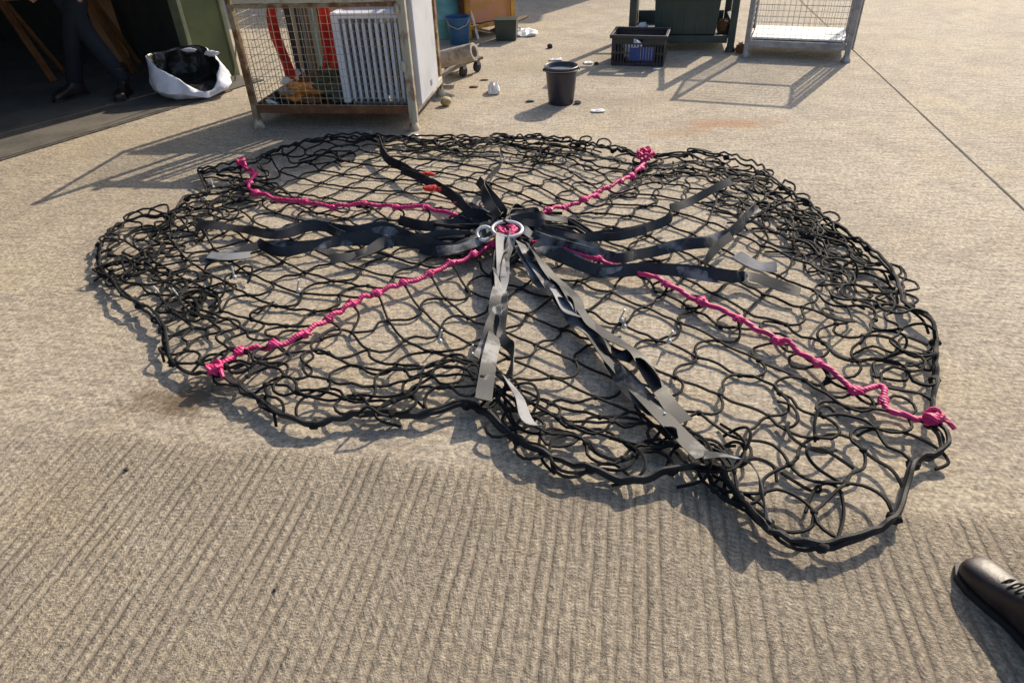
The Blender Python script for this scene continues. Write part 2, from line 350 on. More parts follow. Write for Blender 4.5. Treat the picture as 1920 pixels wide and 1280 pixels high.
# ------------------------------------------------------------------ cargo net
def path(px, z=0.03, zs=None):
    return [G(x, y, (zs[i] if zs else z)) for i, (x, y) in enumerate(px)]
CEN = G(940, 440, 0.05)
ARM = {
 '+u': [(960, 450), (1010, 462), (1070, 480), (1120, 494), (1190, 517), (1245, 537), (1300, 565), (1360, 594), (1425, 628), (1490, 660), (1545, 697), (1585, 725), (1608, 745), (1650, 733), (1655, 762), (1675, 783), (1745, 795)],
 '+v': [(960, 436), (985, 428), (1010, 412), (1050, 395), (1095, 383), (1130, 362), (1165, 345), (1200, 322), (1212, 297)],
 '-u': [(915, 432), (880, 415), (830, 405), (790, 395), (740, 393), (690, 390), (620, 392), (560, 385), (515, 377), (472, 364), (468, 348), (480, 332), (455, 316)],
 '-v': [(925, 465), (880, 490), (830, 510), (790, 530), (735, 545), (690, 562), (650, 585), (598, 615), (560, 640), (520, 656), (470, 662), (430, 684), (408, 705)],
}
SIDE = {  # boundary, anticlockwise seen from above, each from one arm's end to the next
 0: [(1745, 795), (1752, 700), (1748, 605), (1700, 572), (1685, 530), (1620, 460), (1540, 405), (1480, 360), (1430, 325), (1370, 298), (1300, 288), (1212, 297)],
 1: [(1212, 297), (1140, 280), (1060, 268), (980, 260), (880, 265), (780, 262), (690, 258), (600, 262), (520, 283), (485, 302), (455, 316)],
 2: [(455, 316), (378, 320), (395, 355), (345, 372), (325, 400), (270, 402), (208, 425), (180, 485), (240, 550), (300, 605), (308, 655), (350, 690), (408, 705)],
 3: [(408, 705), (480, 745), (570, 798), (680, 780), (800, 782), (850, 770), (890, 762), (935, 802), (1000, 848), (1090, 875), (1190, 908), (1265, 885), (1340, 880), (1400, 955), (1450, 1000), (1560, 1030), (1690, 960), (1692, 880), (1762, 862), (1745, 795)],
}
N = 12; CELL = 0.178; SEG = 4
rng = np.random.RandomState(7)
bnd = {}
corners = [(N, 0), (0, N), (-N, 0), (0, -N)]
sideP = {}
for q in range(4):
    z0 = {0: .04, 1: .035, 2: .055, 3: .03}[q]
    pts = catmull(path(SIDE[q], z0), 5)
    sideP[q] = resample(pts, 2 * N + 1)
def ringpos(m, k):
    """k in 0..8m anticlockwise along square ring m starting at (m,0)"""
    k %= 8 * m
    if k <= m: return (m, k)
    if k <= 3 * m: return (2 * m - k, m)
    if k <= 5 * m: return (-m, 4 * m - k)
    if k <= 7 * m: return (k - 6 * m, -m)
    return (m, k - 8 * m)
armP = {}
for key, idx in (('+u', 0), ('+v', 2), ('-u', 4), ('-v', 6)):
    armP[key] = resample([CEN] + catmull(path(ARM[key], 0.035), 3), N + 1)
pos = {(0, 0): CEN.copy()}; fx1 = wave_noise(61, (4, 9, 17)); fx2 = wave_noise(62, (4, 9, 17))
for m in range(1, N + 1):
    for k in range(8 * m):
        ij = ringpos(m, k); q = k // (2 * m); fr = (k % (2 * m)) / (2.0 * m)
        B = sideP[q]; s = fr * 2 * N; a = int(s); bpt = B[a].lerp(B[min(a + 1, 2 * N)], s - a)
        full = math.hypot(*ij) / m * N * CELL; dout = (bpt - CEN).length
        f = m / N
        # undistorted near the middle, bunched near the edge
        d = f * full; lim = dout * 0.80
        if full > dout:
            if d > lim: d = lim + (d - lim) / (full - lim) * (dout - lim)
        else: d = f * dout
        # directions follow arms
        A0 = armP[['+u', '+v', '-u', '-v'][q]][m]; A1 = armP[['+v', '-u', '-v', '+u'][q]][m]
        p = CEN + (bpt - CEN).normalized() * d
        wa = max(0, 1 - fr * 4) ** 1.5; wb = max(0, 1 - (1 - fr) * 4) ** 1.5
        p = p * (1 - wa - wb) + A0 * wa + A1 * wb if m < N else bpt.copy()
        if 0 < m < N:
            bz = max(0, (d / dout - .62) / .38); p = p + Vector((fx1(p.x, p.y), fx2(p.x, p.y), 0)) * (.075 * bz * min(1, 6 * (1 - m / N)))
        if fr == 0: p = A0.copy()
        pos[ij] = p; p.z = 0.03
        if m == N: bnd[ij] = bpt
# particles
idx = {}; X0 = []; 
def addp(p): X0.append((p[0], p[1], p[2])); return len(X0) - 1
for ij, p in pos.items(): idx[ij] = addp(p)
strands = []; da = []; db = []; ba = []; bb = []
for fixed in range(-N, N + 1):
    for hor in (True, False):
        line = []
        for t_ in range(-N, N + 1):
            ij = (t_, fixed) if hor else (fixed, t_)
            if t_ > -N:
                pij = (t_ - 1, fixed) if hor else (fixed, t_ - 1)
                a = pos[pij]; b = pos[ij]; d = (b - a); lat = Vector((-d.y, d.x, 0))
                lat = lat.normalized() if lat.length > 0 else lat
                slack = max(0.0, CELL * 1.05 - d.length); amp = math.sqrt(max(0, slack * CELL)) * 0.55
                sg = rng.choice([-1, 1]); up = rng.uniform(0, 1)
                for s_ in range(1, SEG):
                    f = s_ / SEG; w_ = math.sin(math.pi * f) * amp
                    w2 = math.sin(2 * math.pi * f) * 0.007
                    q_ = a.lerp(b, f) + lat * (sg * w_ * (1 - up) + w2 * sg); q_.z = 0.03 + w_ * up * 0.9
                    line.append(addp(q_))
            line.append(idx[ij])
        strands.append((hor, fixed, line))
        for a, b in zip(line[:-1], line[1:]): da.append(a); db.append(b)
        for a, b in zip(line[:-2], line[2:]): ba.append(a); bb.append(b)
X = np.array(X0); da = np.array(da); db = np.array(db); ba = np.array(ba); bb = np.array(bb)
nP = len(X); L = CELL * 1.015 / SEG
pin = np.zeros(nP, bool)
for hor, fixed, line in strands:
    if fixed == 0: pin[line] = True
    if abs(fixed) == N: pin[line] = True
# pinned lines: spread particles along the true curve
def setline(line, curve, z=None):
    c = resample(curve, len(line))
    for i, p in zip(line, c): X[i] = (p.x, p.y, p.z)
for hor, fixed, line in strands:
    h = len(line) // 2
    if fixed == 0:
        a, b = (('-u', '+u') if hor else ('-v', '+v'))
        cb = [CEN] + catmull(path(ARM[b], 0.035), 3); ca = [CEN] + catmull(path(ARM[a], 0.035), 3)
        setline(line[h:], cb); setline(line[:h + 1][::-1], ca)
# boundary particles interpolate between pinned boundary nodes with scalloped wiggle
for hor, fixed, line in strands:
    if abs(fixed) == N:
        nodes = line[::SEG]; P = catmull([Vector(X[i]) for i in nodes], SEG)
        for i, p in zip(line, P): X[i] = (p.x, p.y, p.z)
pile = wave_noise(5, (4.0, 8.0, 15.0)); cx, cy = CEN.x, CEN.y
Bx = np.array([[p.x, p.y] for q in range(4) for p in sideP[q]])
def bunch(x, y):
    """0 in the flat middle, 1 in the bunched-up margin"""
    d = np.sqrt(((x[:, None] - Bx[None, :, 0]) ** 2 + (y[:, None] - Bx[None, :, 1]) ** 2)).min(axis=1)
    return np.clip(1 - (d - 0.12) / 0.42, 0, 1)
X[:, 2] += rng.uniform(0, 0.02, nP)
V = np.zeros_like(X)
free = ~pin
lift = rng.uniform(0, 1, nP)
cnt = np.bincount(np.concatenate([da, db, ba, bb]), minlength=nP).astype(float)
for step in range(150):
    V[:, 2] -= 9.8 * 0.012
    Y_ = X + V * 0.012 * free[:, None]
    if step % 10 == 0:
        bw = bunch(X[:, 0], X[:, 1]); hf = 0.008 + bw * (0.022 + 0.045 * np.clip(pile(X[:, 0], X[:, 1]) + 0.35, 0, 1.4)) + lift * 0.012
    for it in range(6):
        acc = np.zeros_like(Y_)
        for (A, B, L_, mode, k) in ((da, db, L, 0, 1.0), (ba, bb, 2 * L * 0.97, 1, 0.8)):
            D = Y_[B] - Y_[A]; ln = np.sqrt((D ** 2).sum(1)) + 1e-9
            e = (ln - L_) / ln
            if mode == 1: e = np.minimum(e, 0)
            else: e = np.where(e > 0, e, e * 0.9)
            C = D * (e * 0.5 * k)[:, None]
            for c in range(3): acc[:, c] += np.bincount(A, C[:, c], nP) - np.bincount(B, C[:, c], nP)
        Y_[free] += acc[free] / (cnt[free, None] * 0.42)
        Y_[:, 2] = np.where(free, np.clip(Y_[:, 2], hf, 0.20), Y_[:, 2])
    V = (Y_ - X) / 0.012 * 0.90
    V = np.clip(V, -1.2, 1.2)
    on = Y_[:, 2] <= hf + 1e-4; V[on, :2] *= 0.3
    X = Y_
# -- build
net = thing('cargo_net', 'large round black cargo net with pink ropes and black straps, spread on the concrete', 'cargo net', (CEN.x, CEN.y, 0))
inv = Vector((CEN.x, CEN.y, 0))
def nb(mb, name, m, parent=net):
    mb.v = [tuple(Vector(v) - inv) for v in mb.v]
    return mb.build(name, m, parent)
PT = lambda i: Vector(X[i])
cords = MB()
for hor, fixed, line in strands:
    if fixed == 0 or abs(fixed) == N: continue
    cords.tube(catmull([PT(i) for i in line], 2), 0.0058, 5)
for ij, i in idx.items():
    if abs(ij[0]) < N and abs(ij[1]) < N and ij[0] != 0 and ij[1] != 0: cords.blob(PT(i), 0.0118, 6, 4, seed=i, j=0.12, sc=(1.15, 1.15, .8))
mesh = nb(cords, 'netting', M['cord'])
# heavier rope round the edge, doubled with a wandering second strand
loopn = []
for k in range(8 * N): loopn.append(ringpos(N, k))
edge = []
lookup = {}
for hor, fixed, line in strands:
    if abs(fixed) == N:
        nodes = line[::SEG]; keyl = [((t_, fixed) if hor else (fixed, t_)) for t_ in range(-N, N + 1)]
        for a in range(2 * N): lookup[(keyl[a], keyl[a + 1])] = line[a * SEG:(a + 1) * SEG + 1]
for k in range(8 * N):
    a, b = loopn[k], loopn[(k + 1) % (8 * N)]
    seg = lookup.get((a, b)) or lookup[(b, a)][::-1]
    edge += [PT(i) for i in seg[:-1]]
rnd = random.Random(11)
es = catmull(edge, 2, True); er = MB()
def front(p):
    return 1.0 if (p - G(1080, 880)).length < 1.15 and p.y < 2.35 else (0.75 if p.x > 1.2 and p.y < 3.0 else .45)
er.tube(es, 0.0105, 7, closed=True, rs=[.0040 + .0065 * front(p) for p in es])
wx = wave_noise(21, (5, 11, 19)); wy = wave_noise(22, (5, 11, 19)); wz = wave_noise(23, (5, 9))
e2 = [p + Vector((wx(p.x, p.y), wy(p.x, p.y), 0)) * (.022 + .05 * (1 - front(p))) + Vector((0, 0, .008 + (.012 + .08 * (1 - front(p))) * abs(wz(p.x, p.y)))) for p in es]
er.tube(e2, 0.0085, 6, closed=True, rs=[.0050 + .0035 * front(p) for p in e2])
nb(er, 'border_rope', M['rope'])
# knots binding the border
for k in range(0, 8 * N, 2):
    bk = MB(); p = PT(idx[loopn[k]]); bk.blob(p, 0.018, 8, 6, seed=k, j=.2, sc=(1.2, 1.2, .9)); nb(bk, 'border_knot', M['cord'])
RB = {}
for bx_, by_ in Bx:
    k = int(round(math.degrees(math.atan2(by_ - CEN.y, bx_ - CEN.x)))) % 360; RB[k] = max(RB.get(k, 0), math.hypot(bx_ - CEN.x, by_ - CEN.y))
ks = sorted(RB)
def keep_in(p, f=1.0):
    a = math.degrees(math.atan2(p.y - CEN.y, p.x - CEN.x)) % 360; lo = max([k for k in ks if k <= a] or [ks[-1] - 360]); hi = min([k for k in ks if k > a] or [ks[0] + 360])
    t_ = (a - lo) / max(1e-6, hi - lo); rb = (RB[lo % 360] * (1 - t_) + RB[hi % 360] * t_) * f
    r0 = math.hypot(p.x - CEN.x, p.y - CEN.y)
    if r0 > rb:
        rn = rb - min(.10, (r0 - rb) * .35)
        return Vector((CEN.x + (p.x - CEN.x) * rn / r0, CEN.y + (p.y - CEN.y) * rn / r0, p.z))
    return p
# slack netting gathered in folds in the margins
def gathered(px, n, sx, sy, seed):
    """n small folds of the diamond mesh, squeezed narrow, lying over one another"""
    r = random.Random(seed); c = G(*px, 0.0)
    for _ in range(n):
        ll = MB()
        rows = r.choice([2, 3, 3, 4]); cols = r.choice([4, 5, 6]); du = r.uniform(.062, .11); wv_ = r.uniform(.045, .12)
        rot = r.uniform(0, 3.14); bend = r.uniform(-2.2, 2.2); cc = c + Vector((r.gauss(0, sx), r.gauss(0, sy), 0))
        ht = r.uniform(.012, .055); p1, p2 = r.uniform(0, 6.28), r.uniform(0, 6.28)
        for k in range(rows):
            P = []
            for i in range(cols):
                x = (i - cols / 2) * du; y = (k - rows / 2) * wv_ + wv_ * .5 * (-1) ** (i + k)
                x += .024 * math.sin(k * 2.1 + i * 1.7 + p1); y += .022 * math.sin(k * 1.3 + i * 2.3 + p2) + bend * x * x * .5
                z = .010 + ht * (0.5 + .5 * math.sin(x * 13 + p1)) * (0.5 + .5 * math.sin(y * 19 + p2)) * math.sin(math.pi * (i + .4) / (cols - .2)) + r.uniform(0, .006)
                P.append(cc + Vector((x * math.cos(rot) - y * math.sin(rot), x * math.sin(rot) + y * math.cos(rot), max(.008, z))))
                P[-1] = keep_in(P[-1])
            ll.tube(catmull(P, 4), 0.0055, 5)
        nb(ll, 'slack_netting', M['cord'])
def loose(px, n, sx, sy, seed):
    r = random.Random(seed); c = G(*px, 0.05)
    for _ in range(n):
        a0 = r.uniform(0, 6.28); P = []; ra = r.uniform(.04, .12); k = r.choice([5, 6, 7]); span = r.uniform(2.2, 4.4)
        cc = c + Vector((r.gauss(0, sx), r.gauss(0, sy), 0)); rb = ra * r.uniform(.45, 1); rot = r.uniform(0, 3.14); ht = r.uniform(.0, .08)
        for i in range(k):
            a = a0 + span * i / (k - 1); x = ra * math.cos(a) * 1.3; y = rb * math.sin(a)
            P.append(cc + Vector((x * math.cos(rot) - y * math.sin(rot), x * math.sin(rot) + y * math.cos(rot), -.042 + ht * math.sin(math.pi * i / (k - 1)) + r.uniform(.0, .012))))
        P = [keep_in(p, 1.03) for p in P]
        for p in P: p.z = max(p.z, .008)
        ll = MB(); ll.tube(catmull(P, 5), 0.0056, 5); nb(ll, 'slack_cord', M['cord'])
for px, n, sx, sy in (((330, 420), 26, .16, .16), ((260, 490), 24, .16, .10), ((350, 560), 26, .15, .12), ((420, 380), 12, .12, .12),
                      ((1370, 350), 26, .14, .20), ((1290, 320), 14, .12, .12), ((1480, 410), 26, .14, .16), ((1560, 480), 24, .12, .16), ((1620, 550), 18, .10, .14), ((1670, 640), 12, .07, .12),
                      ((1580, 880), 9, .12, .08), ((1410, 850), 22, .10, .05), ((1300, 850), 14, .12, .03), ((1500, 830), 20, .12, .06), ((1600, 780), 14, .08, .06), ((1100, 850), 12, .16, .03), ((700, 770), 10, .2, .03), ((920, 770), 10, .07, .035), ((760, 760), 6, .10, .03),
                      ((900, 285), 12, .35, .10), ((620, 290), 12, .30, .12), ((1080, 285), 12, .25, .10), ((1450, 740), 5, .12, .08), ((350, 655), 5, .06, .05)):
    (gathered(px, int(n * .10), sx * .9, sy * .9, px[0]) if px[1] < 700 else 0); loose(px, max(1, int(n * .20)), sx, sy, px[0] + 1)
# pink ropes on the two centre lines (four arms)
for key, labels in (('-u', None), ('+v', None), ('-v', None), ('+u', None)):
    hor = key[1] == 'u'
    line = [l for h_, f_, l in strands if h_ == hor and f_ == 0][0]; h = len(line) // 2
    half = line[h:] if key[0] == '+' else line[:h + 1][::-1]
    P = [PT(i) + Vector((0, 0, .008 + bool(i % 2) * .003)) for i in half]
    sm = catmull(P, 3)
    wob = [p + Vector((rnd.uniform(-.0025, .0025), rnd.uniform(-.0025, .0025), rnd.uniform(0, .003))) for p in sm]
    rp = MB(); rp.tube(wob, 0.0108, 8)
    # second ply wound around the first
    hel = []
    for i, p in enumerate(sm):
        a = i * 0.9; hel.append(p + Vector((math.cos(a) * .0045, math.sin(a) * .0045, math.sin(a * .7) * .003 + .003)))
    rope = nb(rp, 'pink_rope', M['pink'])
    for j in range(SEG, len(half) - 1, SEG):
        kn = MB(); p = PT(half[j]); kn.blob(p + Vector((0, 0, .010)), rnd.uniform(.018, .024), 8, 6, seed=j, j=.22, sc=(1.25, 1, .8))
        a = rnd.uniform(0, 6.28); kn.tube(catmull([p + Vector((0, 0, .012)), p + Vector((math.cos(a) * .018, math.sin(a) * .018, .022)), p + Vector((math.cos(a + .8) * .028, math.sin(a + .8) * .028, .006))], 3), .0060, 5)
        nb(kn, 'knot', M['pink'], rope)
    tip = P[-1]; kn = MB()
    kn.blob(tip + Vector((0, 0, .014)), .024, 10, 8, seed=2, j=.15, sc=(1.2, 1, .8))
    q0 = [tip + Vector((math.cos(s * 1.9) * .024, math.sin(s * 1.9) * .024, .016 + .018 * math.sin(s * 2.7))) for s in [i * .2 for i in range(34)]]
    kn.tube(q0, .0085, 6); kn.tube(catmull([q0[-1], tip + Vector((.03, -.02, .02)), tip + Vector((.045, -.05, .008))], 3), .008, 6)
    if key == '+v':
        for q in range(3): kn.tube([tip + Vector((-.02 + math.cos(q + s * 1.4) * .045, -.04 + math.sin(q + s * 1.4) * .05, .012 + .02 * math.sin(s * 3))) for s in [i * .25 for i in range(16)]], .0085, 6)
    nb(kn, 'end_knot', M['pink'], rope)
# straps
def ribbon(P, w, rolls, th=0.003, sub=8, lift=.0, seed=1):
    C = catmull(P, sub); n = len(C); m = len(rolls); dv = C[-1] - C[0]; sgn = -1 if dv.x > abs(dv.y) * .8 else 1; wn = wave_noise(seed, (7, 15)); out = MB(); vs = []
    for i in range(n):
        a = C[max(0, i - 1)]; b = C[min(n - 1, i + 1)]; T = (b - a).normalized()
        f = i / (n - 1) * (m - 1); k = min(int(f), m - 2); fr = f - k; fr = fr * fr * (3 - 2 * fr); roll = rolls[k] * (1 - fr) + rolls[k + 1] * fr
        roll *= sgn; roll += 0.42 * float(wn(C[i].x * 2.2, C[i].y * 2.2))
        S = Vector((T.y, -T.x, 0)).normalized(); U = S.cross(T).normalized()
        if U.z < 0: U = -U
        s = S * math.cos(roll) + U * math.sin(roll); nn = T.cross(s).normalized()
        p = C[i] + S * (.012 * float(wn(C[i].x * 1.4 + 3, C[i].y * 1.4))) + Vector((0, 0, lift + abs(math.sin(roll)) * w * .5 + .006 * float(wn(C[i].x, C[i].y))))
        cup = .10 * w * float(wn(C[i].x * 3 + 9, C[i].y * 3)); ww = w * (1 - .10 * abs(float(wn(C[i].x * 2.6, C[i].y * 2.6 + 5))))
        for (x, y) in ((-.5, .5), (-.17, .62), (.17, .62), (.5, .5), (.5, -.5), (-.5, -.5)):
            vs.append(p + s * (ww * x) + nn * (th * y + (cup if abs(x) < .3 else -cup * .4)))
    fs = [(i * 6 + k, i * 6 + (k + 1) % 6, (i + 1) * 6 + (k + 1) % 6, (i + 1) * 6 + k) for i in range(n - 1) for k in range(6)]
    fs += [tuple(range(6)), tuple((n - 1) * 6 + k for k in range(6))[::-1]]
    out.add(vs, fs); return out
R_ = math.radians
STR = [ # pixel path, heights, width, rolls, material
 ([(945, 462), (942, 520), (930, 570), (932, 625), (915, 680), (908, 752)], [.09, .07, .06, .06, .07, .085], .060, [15, -10, 25, -35, 30, 15, 10], 'webglint'),
 ([(938, 470), (925, 530), (940, 575), (938, 630), (960, 665), (952, 715)], [.10, .05, .055, .06, .065, .07], .048, [30, 75, 20, -10, -30, -65, -40], 'web'),
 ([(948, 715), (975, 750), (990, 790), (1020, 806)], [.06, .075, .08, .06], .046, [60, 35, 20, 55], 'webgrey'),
 ([(975, 462), (1010, 510), (1050, 560), (1085, 610), (1130, 665), (1175, 710), (1230, 770), (1285, 825), (1320, 858)], [.09, .06, .055, .05, .05, .06, .07, .08, .08], .066, [40, 25, 10, -20, 35, 20, 10, 0, 5, 8], 'webglint'),
 ([(1320, 855), (1375, 865), (1410, 885), (1425, 930), (1440, 985)], [.085, .09, .095, .08, .05], .055, [15, 30, 55, 80, 60], 'webglint'),
 ([(990, 470), (1030, 515), (1075, 560), (1095, 600), (1150, 640), (1195, 670), (1230, 725), (1285, 790)], [.10, .06, .06, .05, .07, .08, .08, .075], .062, [50, 30, 10, 30, 5, 15, 25, 12, -5], 'web'),
 ([(1000, 462), (1070, 497), (1130, 512), (1220, 512), (1300, 515), (1370, 528), (1405, 520), (1460, 540), (1500, 550)], [.08, .055, .05, .05, .05, .045, .05, .05, .045], .058, [20, 50, 30, 55, 40, 60, 15, 30, 10], 'web'),
 ([(1020, 440), (1080, 450), (1140, 448), (1200, 436), (1250, 420), (1256, 398)], [.07, .05, .05, .045, .05, .09], .05, [60, 35, 60, 40, 60, 85], 'web'),
 ([(1256, 398), (1290, 385), (1335, 362), (1370, 345)], [.07, .05, .06, .05], .045, [75, 50, 70, 40], 'web'),
 ([(1010, 452), (1080, 468), (1150, 482), (1210, 480), (1280, 466), (1340, 458), (1375, 440), (1405, 405), (1415, 392)], [.07, .055, .05, .05, .05, .05, .06, .08, .08], .054, [30, 60, 20, 40, 60, 30, 70, 80, 60], 'webglint'),
 ([(1318, 505), (1335, 478), (1372, 448)], [.04, .07, .06], .045, [85, 70, 50], 'web'),
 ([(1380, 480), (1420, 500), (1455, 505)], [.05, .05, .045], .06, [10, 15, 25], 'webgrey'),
 ([(900, 452), (840, 448), (780, 452), (720, 434), (660, 440), (590, 432), (520, 445), (450, 430), (370, 425)], [.07, .06, .055, .055, .05, .05, .05, .045, .05], .055, [30, 60, 35, 70, 45, 60, 30, 15, 35], 'web'),
 ([(905, 462), (850, 470), (790, 462), (730, 458), (680, 478), (620, 492)], [.07, .06, .06, .05, .05, .045], .055, [50, 30, 60, 40, 10, 30], 'web'),
 ([(740, 462), (680, 455), (610, 462), (550, 470), (490, 462), (430, 478), (375, 492)], [.05, .05, .05, .045, .05, .045, .04], .06, [40, 60, 30, 55, 20, 8, 20], 'webglint'),
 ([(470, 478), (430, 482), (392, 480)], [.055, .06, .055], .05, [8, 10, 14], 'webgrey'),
 ([(920, 425), (880, 400), (845, 372), (800, 342), (755, 320), (722, 300), (712, 268)], [.09, .07, .06, .055, .05, .05, .07], .055, [70, 40, 60, 35, 55, 60, 80], 'web'),
 ([(895, 470), (830, 478), (790, 470)], [.05, .05, .05], .055, [40, 55, 30], 'web'),
 ([(905, 430), (840, 425), (800, 432), (750, 420)], [.05, .045, .05, .04], .055, [60, 40, 70, 50], 'web'),
 ([(1000, 440), (1040, 458), (1090, 475), (1150, 492)], [.09, .06, .05, .045], .055, [40, 50, 30, 60], 'web'),
 ([(935, 418), (915, 385), (905, 360), (920, 335), (945, 305)], [.10, .08, .09, .07, .055], .06, [60, 30, 70, 20, 50], 'web'),
 ([(950, 412), (925, 378), (895, 345)], [.10, .09, .06], .055, [75, 40, 60], 'web'),
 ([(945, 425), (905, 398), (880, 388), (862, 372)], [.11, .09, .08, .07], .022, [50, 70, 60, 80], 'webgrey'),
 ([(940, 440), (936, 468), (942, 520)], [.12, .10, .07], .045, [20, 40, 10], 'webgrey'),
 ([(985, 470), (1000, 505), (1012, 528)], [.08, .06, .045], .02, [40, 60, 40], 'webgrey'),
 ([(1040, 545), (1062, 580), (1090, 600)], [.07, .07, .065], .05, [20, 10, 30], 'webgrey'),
]
rh = random.Random(19)
for k in range(22):   # tangle of strap ends round the ring
    a = rh.uniform(0, 6.28); c0 = CEN + Vector((math.cos(a) * .05, math.sin(a) * .04, rh.uniform(.03, .07))); d1 = rh.uniform(.16, .42)
    c2_ = CEN + Vector((math.cos(a) * d1 * 1.35, math.sin(a) * d1 * .8, rh.uniform(-.02, .02))); c1_ = (c0 + c2_) / 2 + Vector((rh.uniform(-.06, .06), rh.uniform(-.06, .06), rh.uniform(.0, .04)))
    nb(ribbon([c0, c1_, c2_], rh.uniform(.035, .055), [R_(rh.uniform(10, 75)) for _ in range(4)], sub=8, seed=k + 40), 'strap', M[rh.choice(['web', 'web', 'web', 'webglint'])])
for k, (pp, zz, wd, ro, mk) in enumerate(STR):
    nb(ribbon(path(pp, zs=zz), wd, [R_(a) for a in ro], seed=k), 'strap', M[mk])
    if mk != 'webgrey' and len(pp) > 5:   # the second ply of the same strap, lying loosely beside the first
        P2 = [p + Vector((rh.uniform(-.035, .035), rh.uniform(-.045, .045), rh.uniform(-.012, .004))) for p in path(pp, zs=zz)]
        nb(ribbon(P2[:len(P2) - rh.choice([0, 1, 2])], wd * .85, [R_(max(-70, min(85, a + rh.uniform(-35, 35)))) for a in ro[::-1]], seed=k + 90), 'strap', M['webglint' if k % 3 == 0 else 'web'])
# ring, shackle, hub tangle
def torus(c, R1, r1, nrm, sx=1.0, n=40, a0=0, a1=2 * math.pi, mb=None):
    nrm = Vector(nrm).normalized(); u = Vector((1, 0, 0)) - nrm * nrm.x; u.normalize(); v = nrm.cross(u); full = abs(a1 - a0 - 2 * math.pi) < 1e-6
    P = [Vector(c) + u * (R1 * sx * math.cos(a0 + (a1 - a0) * i / n)) + v * (R1 * math.sin(a0 + (a1 - a0) * i / n)) for i in range(n if full else n + 1)]
    return (mb or MB()).tube(P, r1, 10, closed=full)
rc = G(951, 430, .125)
nb(torus(rc, .064, .0095, (.05, -.18, 1), 1.15), 'steel_ring', M['ring'])
nb(torus(G(908, 438, .12), .040, .010, (-.1, -.5, 1), .9, a0=.7, a1=5.4), 'shackle', M['ring'])
pk = MB()
for q in range(14):
    a = q * 2.4; rr = .012 * math.sqrt(q); pk.tube(catmull([rc + Vector((rr * math.cos(a), rr * math.sin(a), -.015)), rc + Vector((rr * math.cos(a + 1.2) * 1.2, rr * math.sin(a + 1.2), .0)), rc + Vector((rr * math.cos(a + 2.2), rr * math.sin(a + 2.2), -.02))], 4), .010, 6)
pk.blob(rc - Vector((0, 0, .03)), .055, 14, 6, 3, .08, (1.1, 1, .35))
nb(pk, 'pink_knot', M['pink'])
hub = MB(); r = random.Random(9)
for q in range(34):
    a = r.uniform(0, 6.28); d0 = r.uniform(.02, .10); d1 = r.uniform(.15, .38)
    P = [CEN + Vector((math.cos(a) * d0 * 1.6, math.sin(a) * d0, r.uniform(.0, .05))), CEN + Vector((math.cos(a + .3) * d1, math.sin(a + .3) * d1 * .7, r.uniform(.0, .05))), CEN + Vector((math.cos(a - .2) * d1 * 1.4, math.sin(a - .2) * d1, -.03))]
    hub.tube(catmull(P, 4), .0095, 6)
nb(hub, 'rope_bundle', M['rope'])
for (x, y) in ((825, 640), (885, 665), (1165, 600), (1254, 640), (560, 545), (400, 352), (392, 385), (300, 555), (712, 275), (1170, 612), (440, 520), (335, 560), (1240, 800), (940, 300)):
    tb = MB(); p = G(x, y, .03); a = rnd.uniform(0, 6.28)
    tb.tube(catmull([p + Vector((-.006, 0, -.005)), p + Vector((0, 0, .02)), p + Vector((.012 * math.cos(a), .012 * math.sin(a), .055))], 3), .0042, 5)
    tb.blob(p, .012, 6, 4, 1)
    nb(tb, 'cable_tie', M['tie'])
# red rag-like ties on the far-left strap
for (x, y, s) in ((815, 352, 1), (800, 325, .6), (862, 380, .55)):
    tb = MB(); tb.blob(G(x, y, .07), .04 * s, 12, 6, int(x), .25, (1.6, .9, .4)); tb.blob(G(x + 12, y + 3, .075), .026 * s, 10, 6, int(y), .3, (1.2, .8, .5)); tb.sm = [False] * len(tb.sm)
    nb(tb, 'red_binding', M['red'])

# ------------------------------------------------------------------ wire stillages
def frame_axes(front_left, front_right):
    a = (front_right - front_left); a.z = 0; W = a.length; ang = math.atan2(a.y, a.x); return W, ang
def wires(mb, o, a, b, La, Lb, pa, pb, r=.0028, skip=None):
    """grid of wires in plane o + a*s + b*t"""
    n = int(round(La / pa))
    for i in range(n + 1):
        mb.tube([o + a * (La * i / n), o + a * (La * i / n) + b * Lb], r, 5)
    n = int(round(Lb / pb))
    for i in range(n + 1):
        mb.tube([o + b * (Lb * i / n) + (a.cross(b)).normalized() * (2 * r), o + b * (Lb * i / n) + a * La + (a.cross(b)).normalized() * (2 * r)], r, 5)
XA, YA, ZA = Vector((1, 0, 0)), Vector((0, 1, 0)), Vector((0, 0, 1))

